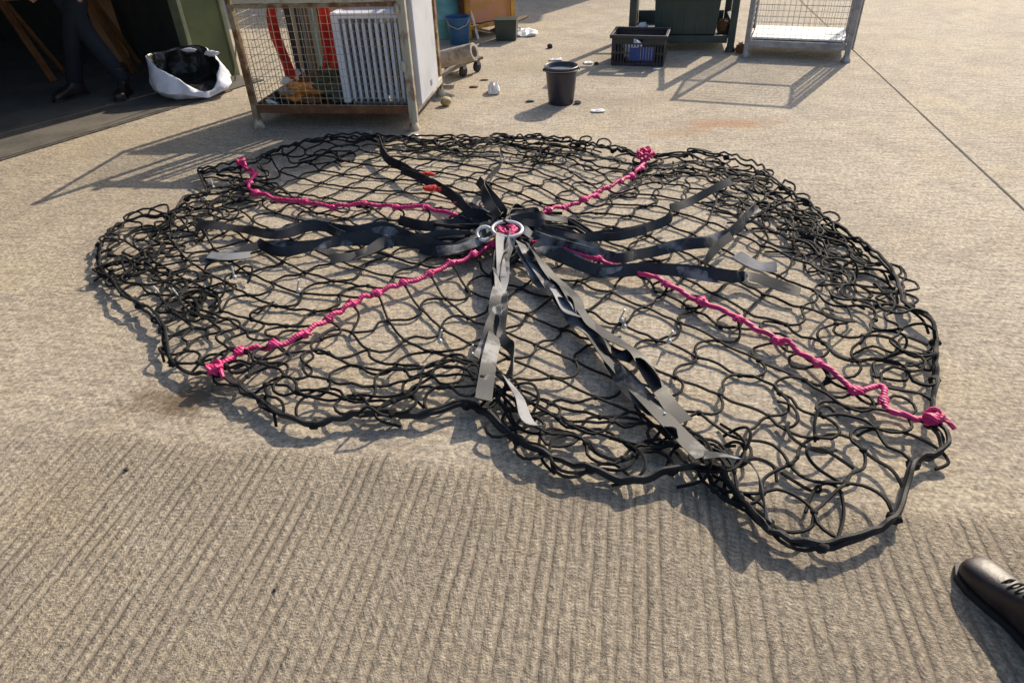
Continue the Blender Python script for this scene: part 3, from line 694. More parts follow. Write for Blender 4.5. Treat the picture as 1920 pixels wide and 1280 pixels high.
def stillage(name, label, cat, p, ang, W, D, Hh, tray, postw, mpost, mwire, mtray, mfoot, gate=None, group=None, pitch=.05, footr=.035, mats_front=None, wr=.0028):
    t = thing(name, label, cat, (p.x, p.y, 0), ang, group)
    z0 = tray
    for (x, y) in ((0, 0), (W, 0), (0, D), (W, D)):
        b = MB(); b.bar((x, y, .05), (x, y, Hh), postw, postw)
        mm = mats_front if (mats_front and y == 0 and x > 0) else mpost
        b.build('post', mm, t, bevel=.004)
        f = MB(); f.lathe([(0.001, 0), (footr * 1.15, 0), (footr * 1.2, .012), (footr * .8, .05), (footr * .55, .075), (.001, .08)], 16, (x, y, 0)); f.build('foot', mfoot, t)
    b = MB()
    b.bx((-.01, -.012, z0), (W + .01, .012, z0 + .055)); b.bx((-.01, D - .012, z0), (W + .01, D + .012, z0 + .055))
    b.bx((-.012, .014, z0 + .002), (.012, D - .014, z0 + .053)); b.bx((W - .012, .014, z0 + .002), (W + .012, D - .014, z0 + .053))
    b.build('base_frame', mtray, t, bevel=.003)
    b = MB(); b.bx((.014, .014, z0 + .02), (W - .014, D - .014, z0 + .034)); b.build('tray', mtray, t)
    b = MB()
    gh = gate or Hh
    for hh, y in ((gh, 0), (Hh, D)): b.bar((0.02, y, hh - .014), (W - .02, y, hh - .014), .026)
    for x in (0, W): b.bar((x, .02, Hh - .014), (x, D - .02, Hh - .014), .026)
    b.build('top_rail', mpost, t, bevel=.003)
    pw = postw / 2
    for nm, o, a, La, Lb in (('front_mesh', Vector((pw, 0, z0 + .06)), XA, W - 2 * pw, gh - z0 - .09), ('back_mesh', Vector((pw, D, z0 + .06)), XA, W - 2 * pw, Hh - z0 - .09),
                             ('side_mesh', Vector((0, pw, z0 + .06)), YA, D - 2 * pw, Hh - z0 - .09), ('side_mesh', Vector((W, pw, z0 + .06)), YA, D - 2 * pw, Hh - z0 - .09)):
        b = MB(); wires(b, o, a, ZA, La, Lb, pitch, pitch, wr); b.build(nm, mwire, t)
    return t
FL, FR = G(487, 240), G(777, 243)
W1, A1 = frame_axes(FL, FR)
c1 = stillage('wire_stillage', 'rusty beige wire cage stillage holding a white radiator, poles and red cloth, beside the shed', 'stillage', FL, A1, W1, .90, 1.12, .115, .042, M['rust'], M['wirebeige'], M['rustdark'], M['rustpale'], gate=.86, pitch=.052, mats_front=M['rustpale'], wr=.0020)
def L1(x, y, z=0): # local to world of cage one
    return FL + Vector((math.cos(A1) * x - math.sin(A1) * y, math.sin(A1) * x + math.cos(A1) * y, z))
b = MB(); b.bx((.03, -.018, .862), (W1 - .03, .004, .90)); b.build('gate_rail', M['rustpale'], c1, bevel=.003)
b = MB(); b.bar((W1 + .028, -.02, .06), (W1 + .028, -.02, 1.1), .03, .03); b.build('corner_strut', M['rustpale'], c1, bevel=.004)
b = MB(); b.bar((W1 + .014, .05, .135), (W1 + .014, .88, .135), .035, .05); b.build('side_rail', M['rustpale'], c1, bevel=.004)
for z_ in (.45, .82):
    b = MB(); b.blob((W1 - .02, -.028, z_), .022, 8, 5, 3, .1, (1, .6, 1.8)); b.build('latch', M['rustpale'], c1)
# oil radiator
rad = thing('oil_radiator', 'white finned oil-filled radiator standing in the front right of the rusty cage', 'radiator', L1(W1 - .50, .10, .152), A1)
for k in range(9):
    x = .045 + k * .047
    b = MB(); b.bx((x - .006, .0, .02), (x + .006, .135, .60)); b.bx((x - .012, -.006, .04), (x + .012, .008, .56)); b.build('fin', M['whitepaint'] , rad, bevel=.004)
b = MB(); b.bx((.01, .06, .05), (.45, .07, .55)); b.build('fin_gap_shade', M['rubber'], rad)  # dark sheet added to stand for shade between the fins
for z_ in (.075, .53):
    b = MB(); b.tube([(0.0, .07, z_), (.46, .07, z_)], .022, 12); b.build('oil_pipe', M['greysteel'], rad)
b = MB(); b.bx((-.045, -.012, .01), (.012, .15, .63)); b.build('control_housing', M['whitepaint'], rad, bevel=.012)
b = MB(); b.bx((.0, -.006, .585), (.46, .14, .625)); b.build('top_cover', M['whitepaint'], rad, bevel=.01)
b = MB(); b.bx((.02, .01, 0), (.44, .13, .018)); b.build('base', M['greysteel'], rad, bevel=.003)
# panel heater leaning against right side
ph = thing('panel_heater', 'flat white panel standing against the outer right side of the rusty cage', 'heater', L1(W1 + .022, .05, .162), A1)
b = MB(); b.bx((.0, .0, .0), (.045, .56, .90)); b.build('panel', M['panelwhite'], ph, bevel=.008)
b = MB(); b.bx((.0455, .30, .06), (.049, .34, .10)); b.build('label_plate', M['greysteel'], ph)
ps = thing('white_board', 'pale lilac board standing behind the finned radiator in the rusty cage', 'board', L1(W1 - .52, .42, .152), A1)
b = MB(); b.bx((0, 0, 0), (.40, .02, .80)); b.build('sheet', M['whitepaint'], ps, bevel=.004)
# poles and red cloth
rnd = random.Random(31)
pc = [('darkpole', 'dark plum pole leaning in the rusty cage, leftmost of its bundle'), ('darkpole', 'dark plum pole second from left in the cage bundle'), ('galv', 'grey metal pole in the middle of the cage bundle'),
      ('wood', 'weathered wooden pole in the cage bundle beside the grey one'), ('teal', 'thin green-tinted pole in the cage bundle'), ('darkpole', 'dark plum pole next to the bright red cloth'), ('wood', 'short wooden pole at the right end of the cage bundle')]
for k, (mk, lb) in enumerate(pc):
    x = .30 + k * .040; rr = [.021, .018, .012, .019, .009, .022, .014][k]
    o = L1(x, .26 + .03 * (k % 3), .155); b = MB(); d = Vector((rnd.uniform(-.03, .03), rnd.uniform(.02, .10), 1.0))
    b.tube([o, o + d * .5, o + d * .98], rr, 10)
    b.tube([o + d * .96, o + d * 1.0], rr * 1.3, 10); b.tube([o, o + d * .03], rr * 1.25, 10)
    tag(b.build('pole', M[mk], origin=o), lb, 'pole', 'poles standing in the rusty cage')
def cloth(o, ang, w, h, folds, seed, flare=0, bow=0):
    b = MB(); nx, nz = 26, 18; vs = []; r = random.Random(seed); ph_ = r.uniform(0, 6)
    for side in (0, 1):
        for j in range(nz + 1):
            for i in range(nx + 1):
                u, v = i / nx, j / nz
                y = .022 * math.sin(u * folds * 6.28 + ph_ + v * 1.5) * (0.4 + v) + .01 * math.sin(v * 9 + u * 4) + (.003 if side else -.003)
                x = (u - .5) * w * (1 + flare * v) + .01 * math.sin(v * 7 + ph_) + bow * math.sin(v * 3.3)
                z = -v * h + .02 * math.sin(u * 7 + seed) * v
                vs.append((x, y, z))
    n1 = (nx + 1) * (nz + 1); fs = []
    for side in (0, 1):
        for j in range(nz):
            for i in range(nx):
                a = side * n1 + j * (nx + 1) + i; fs.append((a, a + 1, a + nx + 2, a + nx + 1))
    for j in range(nz):
        for i in (0, nx): a = j * (nx + 1) + i; fs.append((a, a + nx + 1, a + nx + 1 + n1, a + n1))
    for i in range(nx):
        for j in (0, nz): a = j * (nx + 1) + i; fs.append((a, a + 1, a + 1 + n1, a + n1))
    rot = Matrix.Translation(o) @ Matrix.Rotation(ang, 4, 'Z'); b.add([rot @ Vector(v) for v in vs], fs); return b
o = L1(.585, .13, .93); tag(cloth(o, A1, .10, .52, 1.6, 4, .25, .045).build('red_cloth', M['red'], origin=o), 'bright red cloth hanging right of the pole bundle in the rusty cage', 'cloth', 'red cloths in the cage')
o = L1(.255, .16, .95); tag(cloth(o, A1 + .25, .070, .62, 1.2, 7, .2, -.035).build('red_cloth', M['red'], origin=o), 'dull red cloth hanging left of the pole bundle in the rusty cage', 'cloth', 'red cloths in the cage')
def lump(o, r, mk, name, label, cat, seed, sc=(1, 1, .6), j=.18, n=18, m=12, group=None, facet=False):
    b = MB(); b.blob(o, r, n, m, seed, j, sc)
    if facet: b.sm = [False] * len(b.sm)
    return tag(b.build(name, M[mk], origin=o), label, cat, group)
lump(L1(.33, .16, .225), .13, 'orangebag', 'plastic_bag', 'crumpled orange plastic bag on the floor of the rusty cage', 'bag', 3, (1.2, .7, .55), .3, 15, 10, facet=True)
lump(L1(.56, .30, .25), .19, 'net_green', 'folded_netting', 'heap of dark green netting left of the finned radiator in the cage', 'netting', 5, (1.05, .8, .62), .3, 22, 14, facet=True)
lump(L1(.45, .35, .29), .10, 'tube', 'rag', 'brownish rag on top of the netting heap in the rusty cage', 'rag', 8, (1.3, .8, .6), .25)
lump(L1(.17, .14, .185), .075, 'bagblack', 'plastic_bag', 'black shiny bag in the left corner of the rusty cage', 'bag', 12, (1.2, .8, .6), .3, 13, 9, facet=True)
lump(L1(.115, .10, .172), .045, 'paper', 'paper_scrap', 'white scrap at the far left end inside the rusty cage', 'paper', 13, (1.3, .7, .45), .3)
lump(L1(.42, .10, .19), .055, 'rustdark', 'rag', 'dark maroon rag between the orange bag and the radiator in the cage', 'rag', 14, (1.4, .8, .6), .3, 13, 9, facet=True)
lump(L1(.25, .09, .25), .05, 'tube', 'paper_scrap', 'beige crumpled wrapping on top of the orange bag in the cage', 'paper', 15, (1.4, .8, .5), .35, 12, 8, facet=True)
lump(L1(.62, .12, .20), .06, 'darkgreen', 'bag', 'small dark green bag against the left side of the white radiator', 'bag', 16, (.9, .8, .9), .3, 13, 9, facet=True)
o = L1(.36, .22, .30); b = MB(); b.tube([o + Vector((.075 * math.cos(q * .42) + .004 * math.sin(q), .05 * math.sin(q * .42), .05 * math.cos(q * .42) * .5 + .0035 * (q % 7))) for q in range(60)], .006, 6)
tag(b.build('cable_coil', M['woodorange'], origin=o), 'orange cable coil lying above the orange bag in the rusty cage', 'cable')
o = L1(.17, .20, .25); b = MB(); b.box(Vector((.85, .1, .5)).normalized(), Vector((0, 1, 0)), Vector((-.5, 0, .85)).normalized(), (0, 0, 0), (.17, .11, .045), o)
b.box(Vector((.85, .1, .5)).normalized(), Vector((0, 1, 0)), Vector((-.5, 0, .85)).normalized(), (.03, .012, .0452), (.12, .06, .0475), o)
tag(b.build('carton', M['paper'], bevel=.004, origin=o), 'small pale carton tilted on the black bag in the cage', 'carton')

cb = L1(.03, .80, .155); b = MB()
b.box(Vector((math.cos(A1), math.sin(A1), 0)), Vector((-math.sin(A1), math.cos(A1), 0)), ZA, (0, 0, 0), (.30, .012, .93), cb); b.box(Vector((math.cos(A1), math.sin(A1), 0)), Vector((-math.sin(A1), math.cos(A1), 0)), ZA, (.303, .002, .0), (.66, .016, .90), cb)
tag(b.build('cardboard_sheet', M['buff'], bevel=.003, origin=cb), 'large buff cardboard sheet standing against the back mesh of the rusty cage', 'cardboard')

# grey cage at the right
GL, GR = G(1397, 108), G(1585, 117); W3, A3 = frame_axes(GL, GR)
c3 = stillage('wire_stillage', 'galvanised grey wire cage stillage with a white base panel beside the slab joint', 'stillage', GL, A3, W3, .62, 1.1, .10, .045, M['galv'], M['galvwire'], M['galv'], M['galv'], pitch=.05, wr=.0017)
b = MB(); b.bx((.03, .03, .162), (W3 - .03, .59, .18)); b.build('base_panel', M['whiteboard'], c3, bevel=.004)
b = MB(); b.bx((W3 - .21, .25, .1805), (W3 - .08, .33, .184)); b.build('dark_plate', M['greysteel'], c3)
for x in (W3 + .035, W3 - .035):
    b = MB(); b.bar((x, .05 if x > W3 else .03, .10), (x, .05 if x > W3 else .03, 1.1), .02); b.build('upright_bar', M['galv'], c3, bevel=.002)
for y in (.2, .35, .5):
    b = MB(); b.bar((W3 + .004, y, .16), (W3 + .004, y, 1.08), .016); b.build('upright_bar', M['galv'], c3, bevel=.002)

# dark green stillage
QR = G(1368, 97); ang2 = -AZ - .02; W2 = .96
QL = QR - Vector((math.cos(ang2), math.sin(ang2), 0)) * W2
c2 = thing('steel_stillage', 'dark green steel post stillage standing behind the black crate', 'stillage', QL, ang2)
for (x, y) in ((0, 0), (W2, 0), (0, .7), (W2, .7)):
    b = MB(); b.bar((x, y, .04), (x, y, 1.05), .075, .065); b.build('post', M['darkgreen'], c2, bevel=.004)
    b = MB(); b.lathe([(.001, 0), (.05, 0), (.045, .03), (.028, .06), (.001, .062)], 14, (x, y, 0)); b.build('foot', M['darkgreen'], c2)
b = MB(); b.bx((.04, -.02, .08), (W2 - .04, .02, .15)); b.build('front_skirt', M['darkgreen'], c2, bevel=.004)
b = MB(); b.bx((.04, .68, .10), (W2 - .04, .72, .26)); b.build('rear_skirt', M['darkgreen'], c2, bevel=.004)
b = MB()
for x in (0, W2): b.bx((x - .02, .04, .10), (x + .02, .66, .26))
b.build('side_skirt', M['darkgreen'], c2, bevel=.004)
b = MB(); b.bx((.02, .02, .12), (W2 - .02, .68, .14)); b.build('deck', M['darkgreen'], c2)
b = MB()
for z_ in (.62, 1.03):
    b.bar((.04, .7, z_), (W2 - .04, .7, z_), .035)
for x in (0, W2): b.bar((x, .04, 1.03), (x, .66, 1.03), .035)
b.build('rail', M['darkgreen'], c2, bevel=.003)
def L2(x, y, z=0): return QL + Vector((math.cos(ang2) * x - math.sin(ang2) * y, math.sin(ang2) * x + math.cos(ang2) * y, z))
gb = thing('storage_box', 'dark green plastic storage box standing in the dark green stillage', 'box', L2(.20, -.01, .152), ang2)
def tub(mb, w, d, h, th, tw=.02):
    mb.add([(tw, tw, 0), (w - tw, tw, 0), (w - tw, d - tw, 0), (tw, d - tw, 0), (0, 0, h), (w, 0, h), (w, d, h), (0, d, h),
            (th, th, h), (w - th, th, h), (w - th, d - th, h), (th, d - th, h), (tw + th, tw + th, th), (w - tw - th, tw + th, th), (w - tw - th, d - tw - th, th), (tw + th, d - tw - th, th)],
           [(0, 3, 2, 1), (0, 1, 5, 4), (1, 2, 6, 5), (2, 3, 7, 6), (3, 0, 4, 7), (4, 5, 9, 8), (5, 6, 10, 9), (6, 7, 11, 10), (7, 4, 8, 11), (8, 9, 13, 12), (9, 10, 14, 13), (10, 11, 15, 14), (11, 8, 12, 15), (12, 13, 14, 15)], False)
b = MB(); tub(b, .62, .48, .33, .012); b.build('body', M['darkgreenplastic'], gb, bevel=.008)
b = MB(); b.bx((-.012, -.014, .31), (.632, -.001, .332)); b.bx((-.012, .481, .31), (.632, .494, .332)); b.bx((-.014, -.001, .31), (-.001, .481, .332)); b.bx((.621, -.001, .31), (.634, .481, .332)); b.build('rim', M['darkgreenplastic'], gb, bevel=.003)
b = MB()
for k in range(5): b.bx((.08 + k * .11, .003, .03), (.095 + k * .11, .014, .30))
b.build('rib', M['darkgreenplastic'], gb)
lump(L2(.88, .16, .19), .06, 'rustdark', 'rag', 'dark maroon rag at the right end of the dark green stillage', 'rag', 21, (.9, .8, 1.3), .2)
lump(L2(.10, .12, .19), .055, 'paper', 'rag', 'pale bundle at the left end of the dark green stillage', 'rag', 22, (1, .8, .9), .2)
lump(G(1388, 92, .035), .055, 'rustdark', 'rubble_lump', 'dark brown lump between the green stillage and the grey cage', 'rubble', 23, (.8, 1, 1.0), .22)

# black crate
CL, CR = G(1145, 123), G(1243, 126); Wc, Ac = frame_axes(CL, CR)
cr = thing('plastic_crate', 'black ventilated plastic crate with a blue mesh front panel, beside the bucket', 'crate', CL, Ac)
Hc, Dc, Th = .27, .36, .010
b = MB(); b.bx((0, 0, 0), (Wc, Dc, .012)); b.build('base', M['blackplastic'], cr, bevel=.003)
def slatwall(mb, o, a, nrm, Lx, lo, hi):
    for k in range(int(Lx / .028) + 1):
        x = min(Lx - .006, k * .028); mb.box(a, nrm, ZA, (x, 0, lo), (x + .012, Th, hi), o)
    for z_ in (lo, (lo + hi) / 2, hi - .012): mb.box(a, nrm, ZA, (0, .0015, z_), (Lx, Th - .0015, z_ + .012), o)
b = MB(); slatwall(b, Vector((0, 0, 0)), XA, YA, Wc, .013, .20)
b.bx((0, 0, .2), (.20, Th, .24)); b.bx((Wc - .20, 0, .2), (Wc, Th, .24)); b.build('front_wall', M['blackplastic'], cr)
b = MB(); b.bx((0, Dc - Th, .013), (Wc, Dc, .24)); b.build('rear_wall', M['blackplastic'], cr)
for x in (0, Wc - Th):
    b = MB(); b.bx((x, Th + .001, .013), (x + Th, Dc - Th - .001, .24)); b.build('side_wall', M['blackplastic'], cr)
b = MB(); b.bx((-.02, -.02, .24), (Wc + .02, .006, Hc)); b.bx((-.02, Dc - .006, .24), (Wc + .02, Dc + .02, Hc)); b.bx((-.02, .007, .241), (.006, Dc - .007, Hc - .001)); b.bx((Wc - .006, .007, .241), (Wc + .02, Dc - .007, Hc - .001)); b.build('rim', M['blackplastic'], cr, bevel=.004)
b = MB(); b.bx((.17, -.006, .05), (.39, -.002, .17)); b.build('blue_panel', M['blue'], cr)
b = MB()
for k in range(5): b.bx((.27 + k * .025, -.009, .06), (.273 + k * .025, -.0065, .165))
b.bx((.18, -.009, .165), (.25, -.0065, .171)); b.build('pale_stripe', M['galvwire'], cr)
lump(CL + Vector((.22, .12, .10)), .09, 'paper', 'rag', 'pale rag lying inside the black crate', 'rag', 41, (1, .8, 1.1), .2)

# bucket
bp = G(1052, 193); bk_ = thing('bucket', 'round black plastic bucket nearly full of water tinted with sky reflection', 'bucket', (bp.x, bp.y, 0))
bk_.scale = (.92, .92, .95)
b = MB(); b.lathe([(.001, .0), (.105, .0), (.108, .006), (.136, .285), (.145, .287), (.146, .30), (.139, .303), (.132, .298), (.104, .012), (.001, .012)], 40); b.build('body', M['bucket'], bk_)
b = MB(); b.lathe([(.126, .262), (.145, .262), (.146, .268), (.136, .270)], 40); b.build('reinforcing_band', M['bucket'], bk_)
b = MB(); b.lathe([(.001, .268), (.131, .268), (.131, .264), (.001, .264)], 36); b.build('water', M['water'], bk_)
b = MB(); b.tube([(-.146, 0, .27)] + [(-.15 * math.cos(a), -.15 * math.sin(a), .27 + .010 * math.sin(a)) for a in [i * math.pi / 16 for i in range(1, 16)]] + [(.146, 0, .27)], .003, 6); b.build('handle', M['galv'], bk_)
for x in (-.147, .147):
    b = MB(); b.blob((x, 0, .272), .014, 8, 6); b.build('handle_lug', M['bucket'], bk_)

# ------------------------------------------------------------------ white bag
bgp = G(366, 178); bgp.z = 0.013
bag = thing('builders_bag', 'white woven sack with its mouth open on a black liner, on the shed threshold', 'bag', bgp); bag.scale = (.84, .84, .98)
wnb = wave_noise(77, (3, 7))
def bagfn(scale, zs):
    def f(r, z, a, i):
        # mouth drops to the front right (camera side)
        low = 0.5 + 0.5 * math.cos(a - math.radians(-48)); zz = z * (1 - .80 * low ** 3.0 * (z > .12)) * (1 + .05 * math.sin(4 * a + 1)) if z > .0 else z
        el = 1 + .22 * abs(math.cos(a)); rr = r * el * (1 + .05 * math.sin(3 * a + z * 9) + .035 * math.sin(7 * a + 1 + z * 14) + .02 * math.sin(13 * a) + .022 * math.sin(9 * a + z * 22) * (z > .05) + .012 * math.sin(23 * a - z * 30))
        return rr * scale, zz + zs + .010 * math.sin(5 * a + 2) * (z > .1)
    return f
out = [(.001, 0), (.20, 0), (.26, .015), (.305, .07), (.32, .13), (.315, .19), (.30, .25), (.285, .31), (.275, .345), (.262, .35)]
b = MB(); b.lathe(out, 72, fn=bagfn(1, 0)); b.build('sack', M['bagwhite'], bag)
b = MB(); b.lathe([(.262, .35), (.25, .335), (.262, .28), (.27, .20), (.25, .13), (.16, .10), (.001, .085)], 72, fn=bagfn(.995, 0.002)); b.build('liner', M['bagblack'], bag)
b = MB(); b.blob((.25, .10, .315), .05, 12, 8, 4, .2, (1.5, .7, .5)); b.build('rolled_edge', M['bagwhite'], bag)
b = MB(); b.blob((-.02, .21, .33), .035, 12, 8, 5, .2, (2.2, .6, .5)); b.build('rolled_edge', M['bagwhite'], bag)

# ------------------------------------------------------------------ shed on the left
TH0 = G(107, 268); TH1 = G(440, 168) + (G(440, 168) - G(107, 268)).normalized() * .33
wd = (TH1 - TH0).normalized(); wn_ = Vector((wd.y, -wd.x, 0))      # wn_ points out to the yard
angS = math.atan2(wd.y, wd.x)
shed = thing('workshop_shed', 'dark open-fronted workshop shed on the left with an olive green door panel', 'shed', TH1, angS)
# local x along threshold (away from camera +), local y = inwards(left)
def sb(name, lo, hi, m, bevel=0): b = MB(); b.bx(lo, hi); return b.build(name, m, shed, bevel)
PW = .38
b = MB(); b.bx((-PW, .40, .0), (0, .48, 3.2))
b.build('door_panel', M['greenpaint'], shed, .006)
b = MB(); b.bx((-PW - .04, .37, 0), (-PW - .003, .50, 3.2)); b.build('door_edge', M['greentrim'], shed, .004)
b = MB(); b.bx((.003, .38, 0), (.04, .50, 3.2)); b.build('corner_trim', M['greentrim'], shed, .004)
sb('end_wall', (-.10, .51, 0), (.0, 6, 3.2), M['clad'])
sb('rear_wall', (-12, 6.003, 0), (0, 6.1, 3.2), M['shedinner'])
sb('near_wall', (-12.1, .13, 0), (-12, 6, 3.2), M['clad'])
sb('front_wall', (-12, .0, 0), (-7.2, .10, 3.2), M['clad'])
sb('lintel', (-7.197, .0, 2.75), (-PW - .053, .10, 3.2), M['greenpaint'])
sb('roof', (-12.2, -1.0, 3.203), (.2, 6.3, 3.30), M['shedinner'])  # unseen eave, overhang added to shade the strip outside the threshold
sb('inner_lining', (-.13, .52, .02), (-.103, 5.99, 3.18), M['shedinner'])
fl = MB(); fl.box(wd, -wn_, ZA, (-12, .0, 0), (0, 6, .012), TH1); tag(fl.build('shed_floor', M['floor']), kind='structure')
ch = MB(); ch.box(wd, -wn_, ZA, (-7.2, -.035, .0), (-PW, -.001, .008), TH1); tag(ch.build('threshold_channel', M['joint']), kind='structure')

def LS(x, y, z=0): return TH1 + wd * x - wn_ * y + ZA * z
o = LS(-.03, .16, .012); b = MB(); q_ = G(441, 152, .01); b.tube([q_, q_ + Vector((.11, .01, .40)), q_ + Vector((.30, .02, 1.08))], .008, 8); tag(b.build('thin_pole', M['greentrim'], origin=G(441, 152, .02)), 'thin pale pole leaning upright between the white sack and the rusty cage', 'pole')
# brown box & wooden trestle & rag inside
o = G(262, 114, .012)
bx = thing('cardboard_box', 'tall brown cardboard box standing in the dark shed behind the bag', 'box', o, .25)
b = MB(); b.bx((-.33, 0, 0), (.33, .45, .60)); b.build('body', M['card'], bx, .006)
b = MB(); b.bx((-.335, -.02, .602), (.335, .455, .625)); b.build('lid', M['card'], bx, .004)
b = MB(); b.bx((-.03, -.003, .02), (.03, -.001, .58)); b.build('tape', M['wood'], bx)
tr = thing('wooden_trestle', 'orange-brown wooden trestle with splayed legs behind the standing person', 'trestle', G(160, 138, .012), .3)
for x in (-.36, .36):
    for s in (-1, 1):
        b = MB(); b.bar((x + .12, s * .22 - .0, 0), (x - .10, s * .05, .70), .06, .035); b.build('leg', M['woodorange'], tr, .004)
b = MB(); b.bar((-.55, 0, .72), (.42, 0, .72), .10, .06); b.build('beam', M['woodorange'], tr, .005)
lump(G(338, 100, .06), .12, 'tube', 'rag', 'grey rag heap on the shed floor behind the white sack', 'rag', 51, (1.1, .8, .5), .25)
o = G(334, 92, .012); b = MB(); b.tube([o + Vector((0, 0, 0)), o + Vector((-.04, .1, 1.1))], .05, 10); b.tube([o + Vector((-.04, .1, 1.1)), o + Vector((-.05, .12, 1.3))], .035, 10)
tag(b.build('rolled_sheet', M['darkpole'], origin=o), 'dark rolled sheet propped beside the green door panel', 'roll')

# ------------------------------------------------------------------ people
def skin(name, joints, bones, m, parent, lev=2, root=0):
    me = bpy.data.meshes.new(name); me.from_pydata([j[0] for j in joints], bones, []); me.materials.append(m)
    o = bpy.data.objects.new(name, me); COL.objects.link(o); o.parent = parent
    sk = o.modifiers.new('skin', 'SKIN'); sk.use_smooth_shade = True
    for i, j in enumerate(joints):
        r = j[1]; me.skin_vertices[0].data[i].radius = (r, r) if not isinstance(r, tuple) else r
        me.skin_vertices[0].data[i].use_root = (i == root)
    s = o.modifiers.new('sub', 'SUBSURF'); s.levels = lev; s.render_levels = lev
    return o
def boot(foot, ang, parent):
    """boot mesh, heel at origin, toe along +x after rotation"""
    secs = [(-.07, .030, .10, .0), (-.05, .040, .13, .0), (-.01, .042, .16, 0), (.03, .040, .15, 0), (.06, .038, .105, 0), (.10, .042, .088, 0), (.15, .050, .074, 0), (.19, .050, .066, 0), (.215, .043, .058, 0), (.232, .028, .046, 0)]
    vs = []; n = 14; M4 = Matrix.Translation(foot) @ Matrix.Rotation(ang, 4, 'Z')
    for x, wq, h, _ in secs:
        for k in range(n):
            a = 2 * math.pi * k / n; c_, s_ = math.cos(a), math.sin(a)
            y = wq * math.copysign(abs(c_) ** .7, c_); z = h / 2 + .013 + (h / 2) * math.copysign(abs(s_) ** (.8 if s_ > 0 else .4), s_)
            vs.append(M4 @ Vector((x, y, z)))
    fs = [(i * n + k, i * n + (k + 1) % n, (i + 1) * n + (k + 1) % n, (i + 1) * n + k) for i in range(len(secs) - 1) for k in range(n)]
    fs += [tuple(range(n)), tuple((len(secs) - 1) * n + k for k in range(n))]
    b = MB(); b.add(vs, fs)
    sh = [(0, .052 * 1, 0), ]
    o = b.build('boot', M['leather'], parent)
    s = o.modifiers.new('s', 'SUBSURF'); s.levels = 1; s.render_levels = 2
    # shaft
    b = MB(); b.lathe([(.050, .10), (.054, .14), (.056, .20), (.058, .235), (.048, .24)], 20, M4 @ Vector((-.012, 0, 0))); b.build('shaft', M['leather'], o)
    b = MB(); outl = [(-.078, .028), (-.06, .042), (0, .045), (.06, .040), (.11, .048), (.17, .056), (.215, .046), (.242, .022)]
    P = [(x, y) for x, y in outl] + [(x, -y) for x, y in outl[::-1]]
    vs = [M4 @ Vector((x, y, .002)) for x, y in P] + [M4 @ Vector((x, y, .022)) for x, y in P]; k = len(P)
    b.add(vs, [tuple(range(k)), tuple(range(k, 2 * k))] + [(i, (i + 1) % k, k + (i + 1) % k, k + i) for i in range(k)], False)
    b.build('sole', M['rubber'], o)
    b = MB()
    for q in range(5):
        p0 = M4 @ Vector((.05 + q * .018, -.024, .118 - q * .008)); p1 = M4 @ Vector((.056 + q * .018, .024, .118 - q * .008)); mid = (p0 + p1) / 2 + Vector((0, 0, .012)); b.tube(catmull([p0, mid, p1], 4), .0028, 5)
    b.build('lace', M['rubber'], o)
    return o
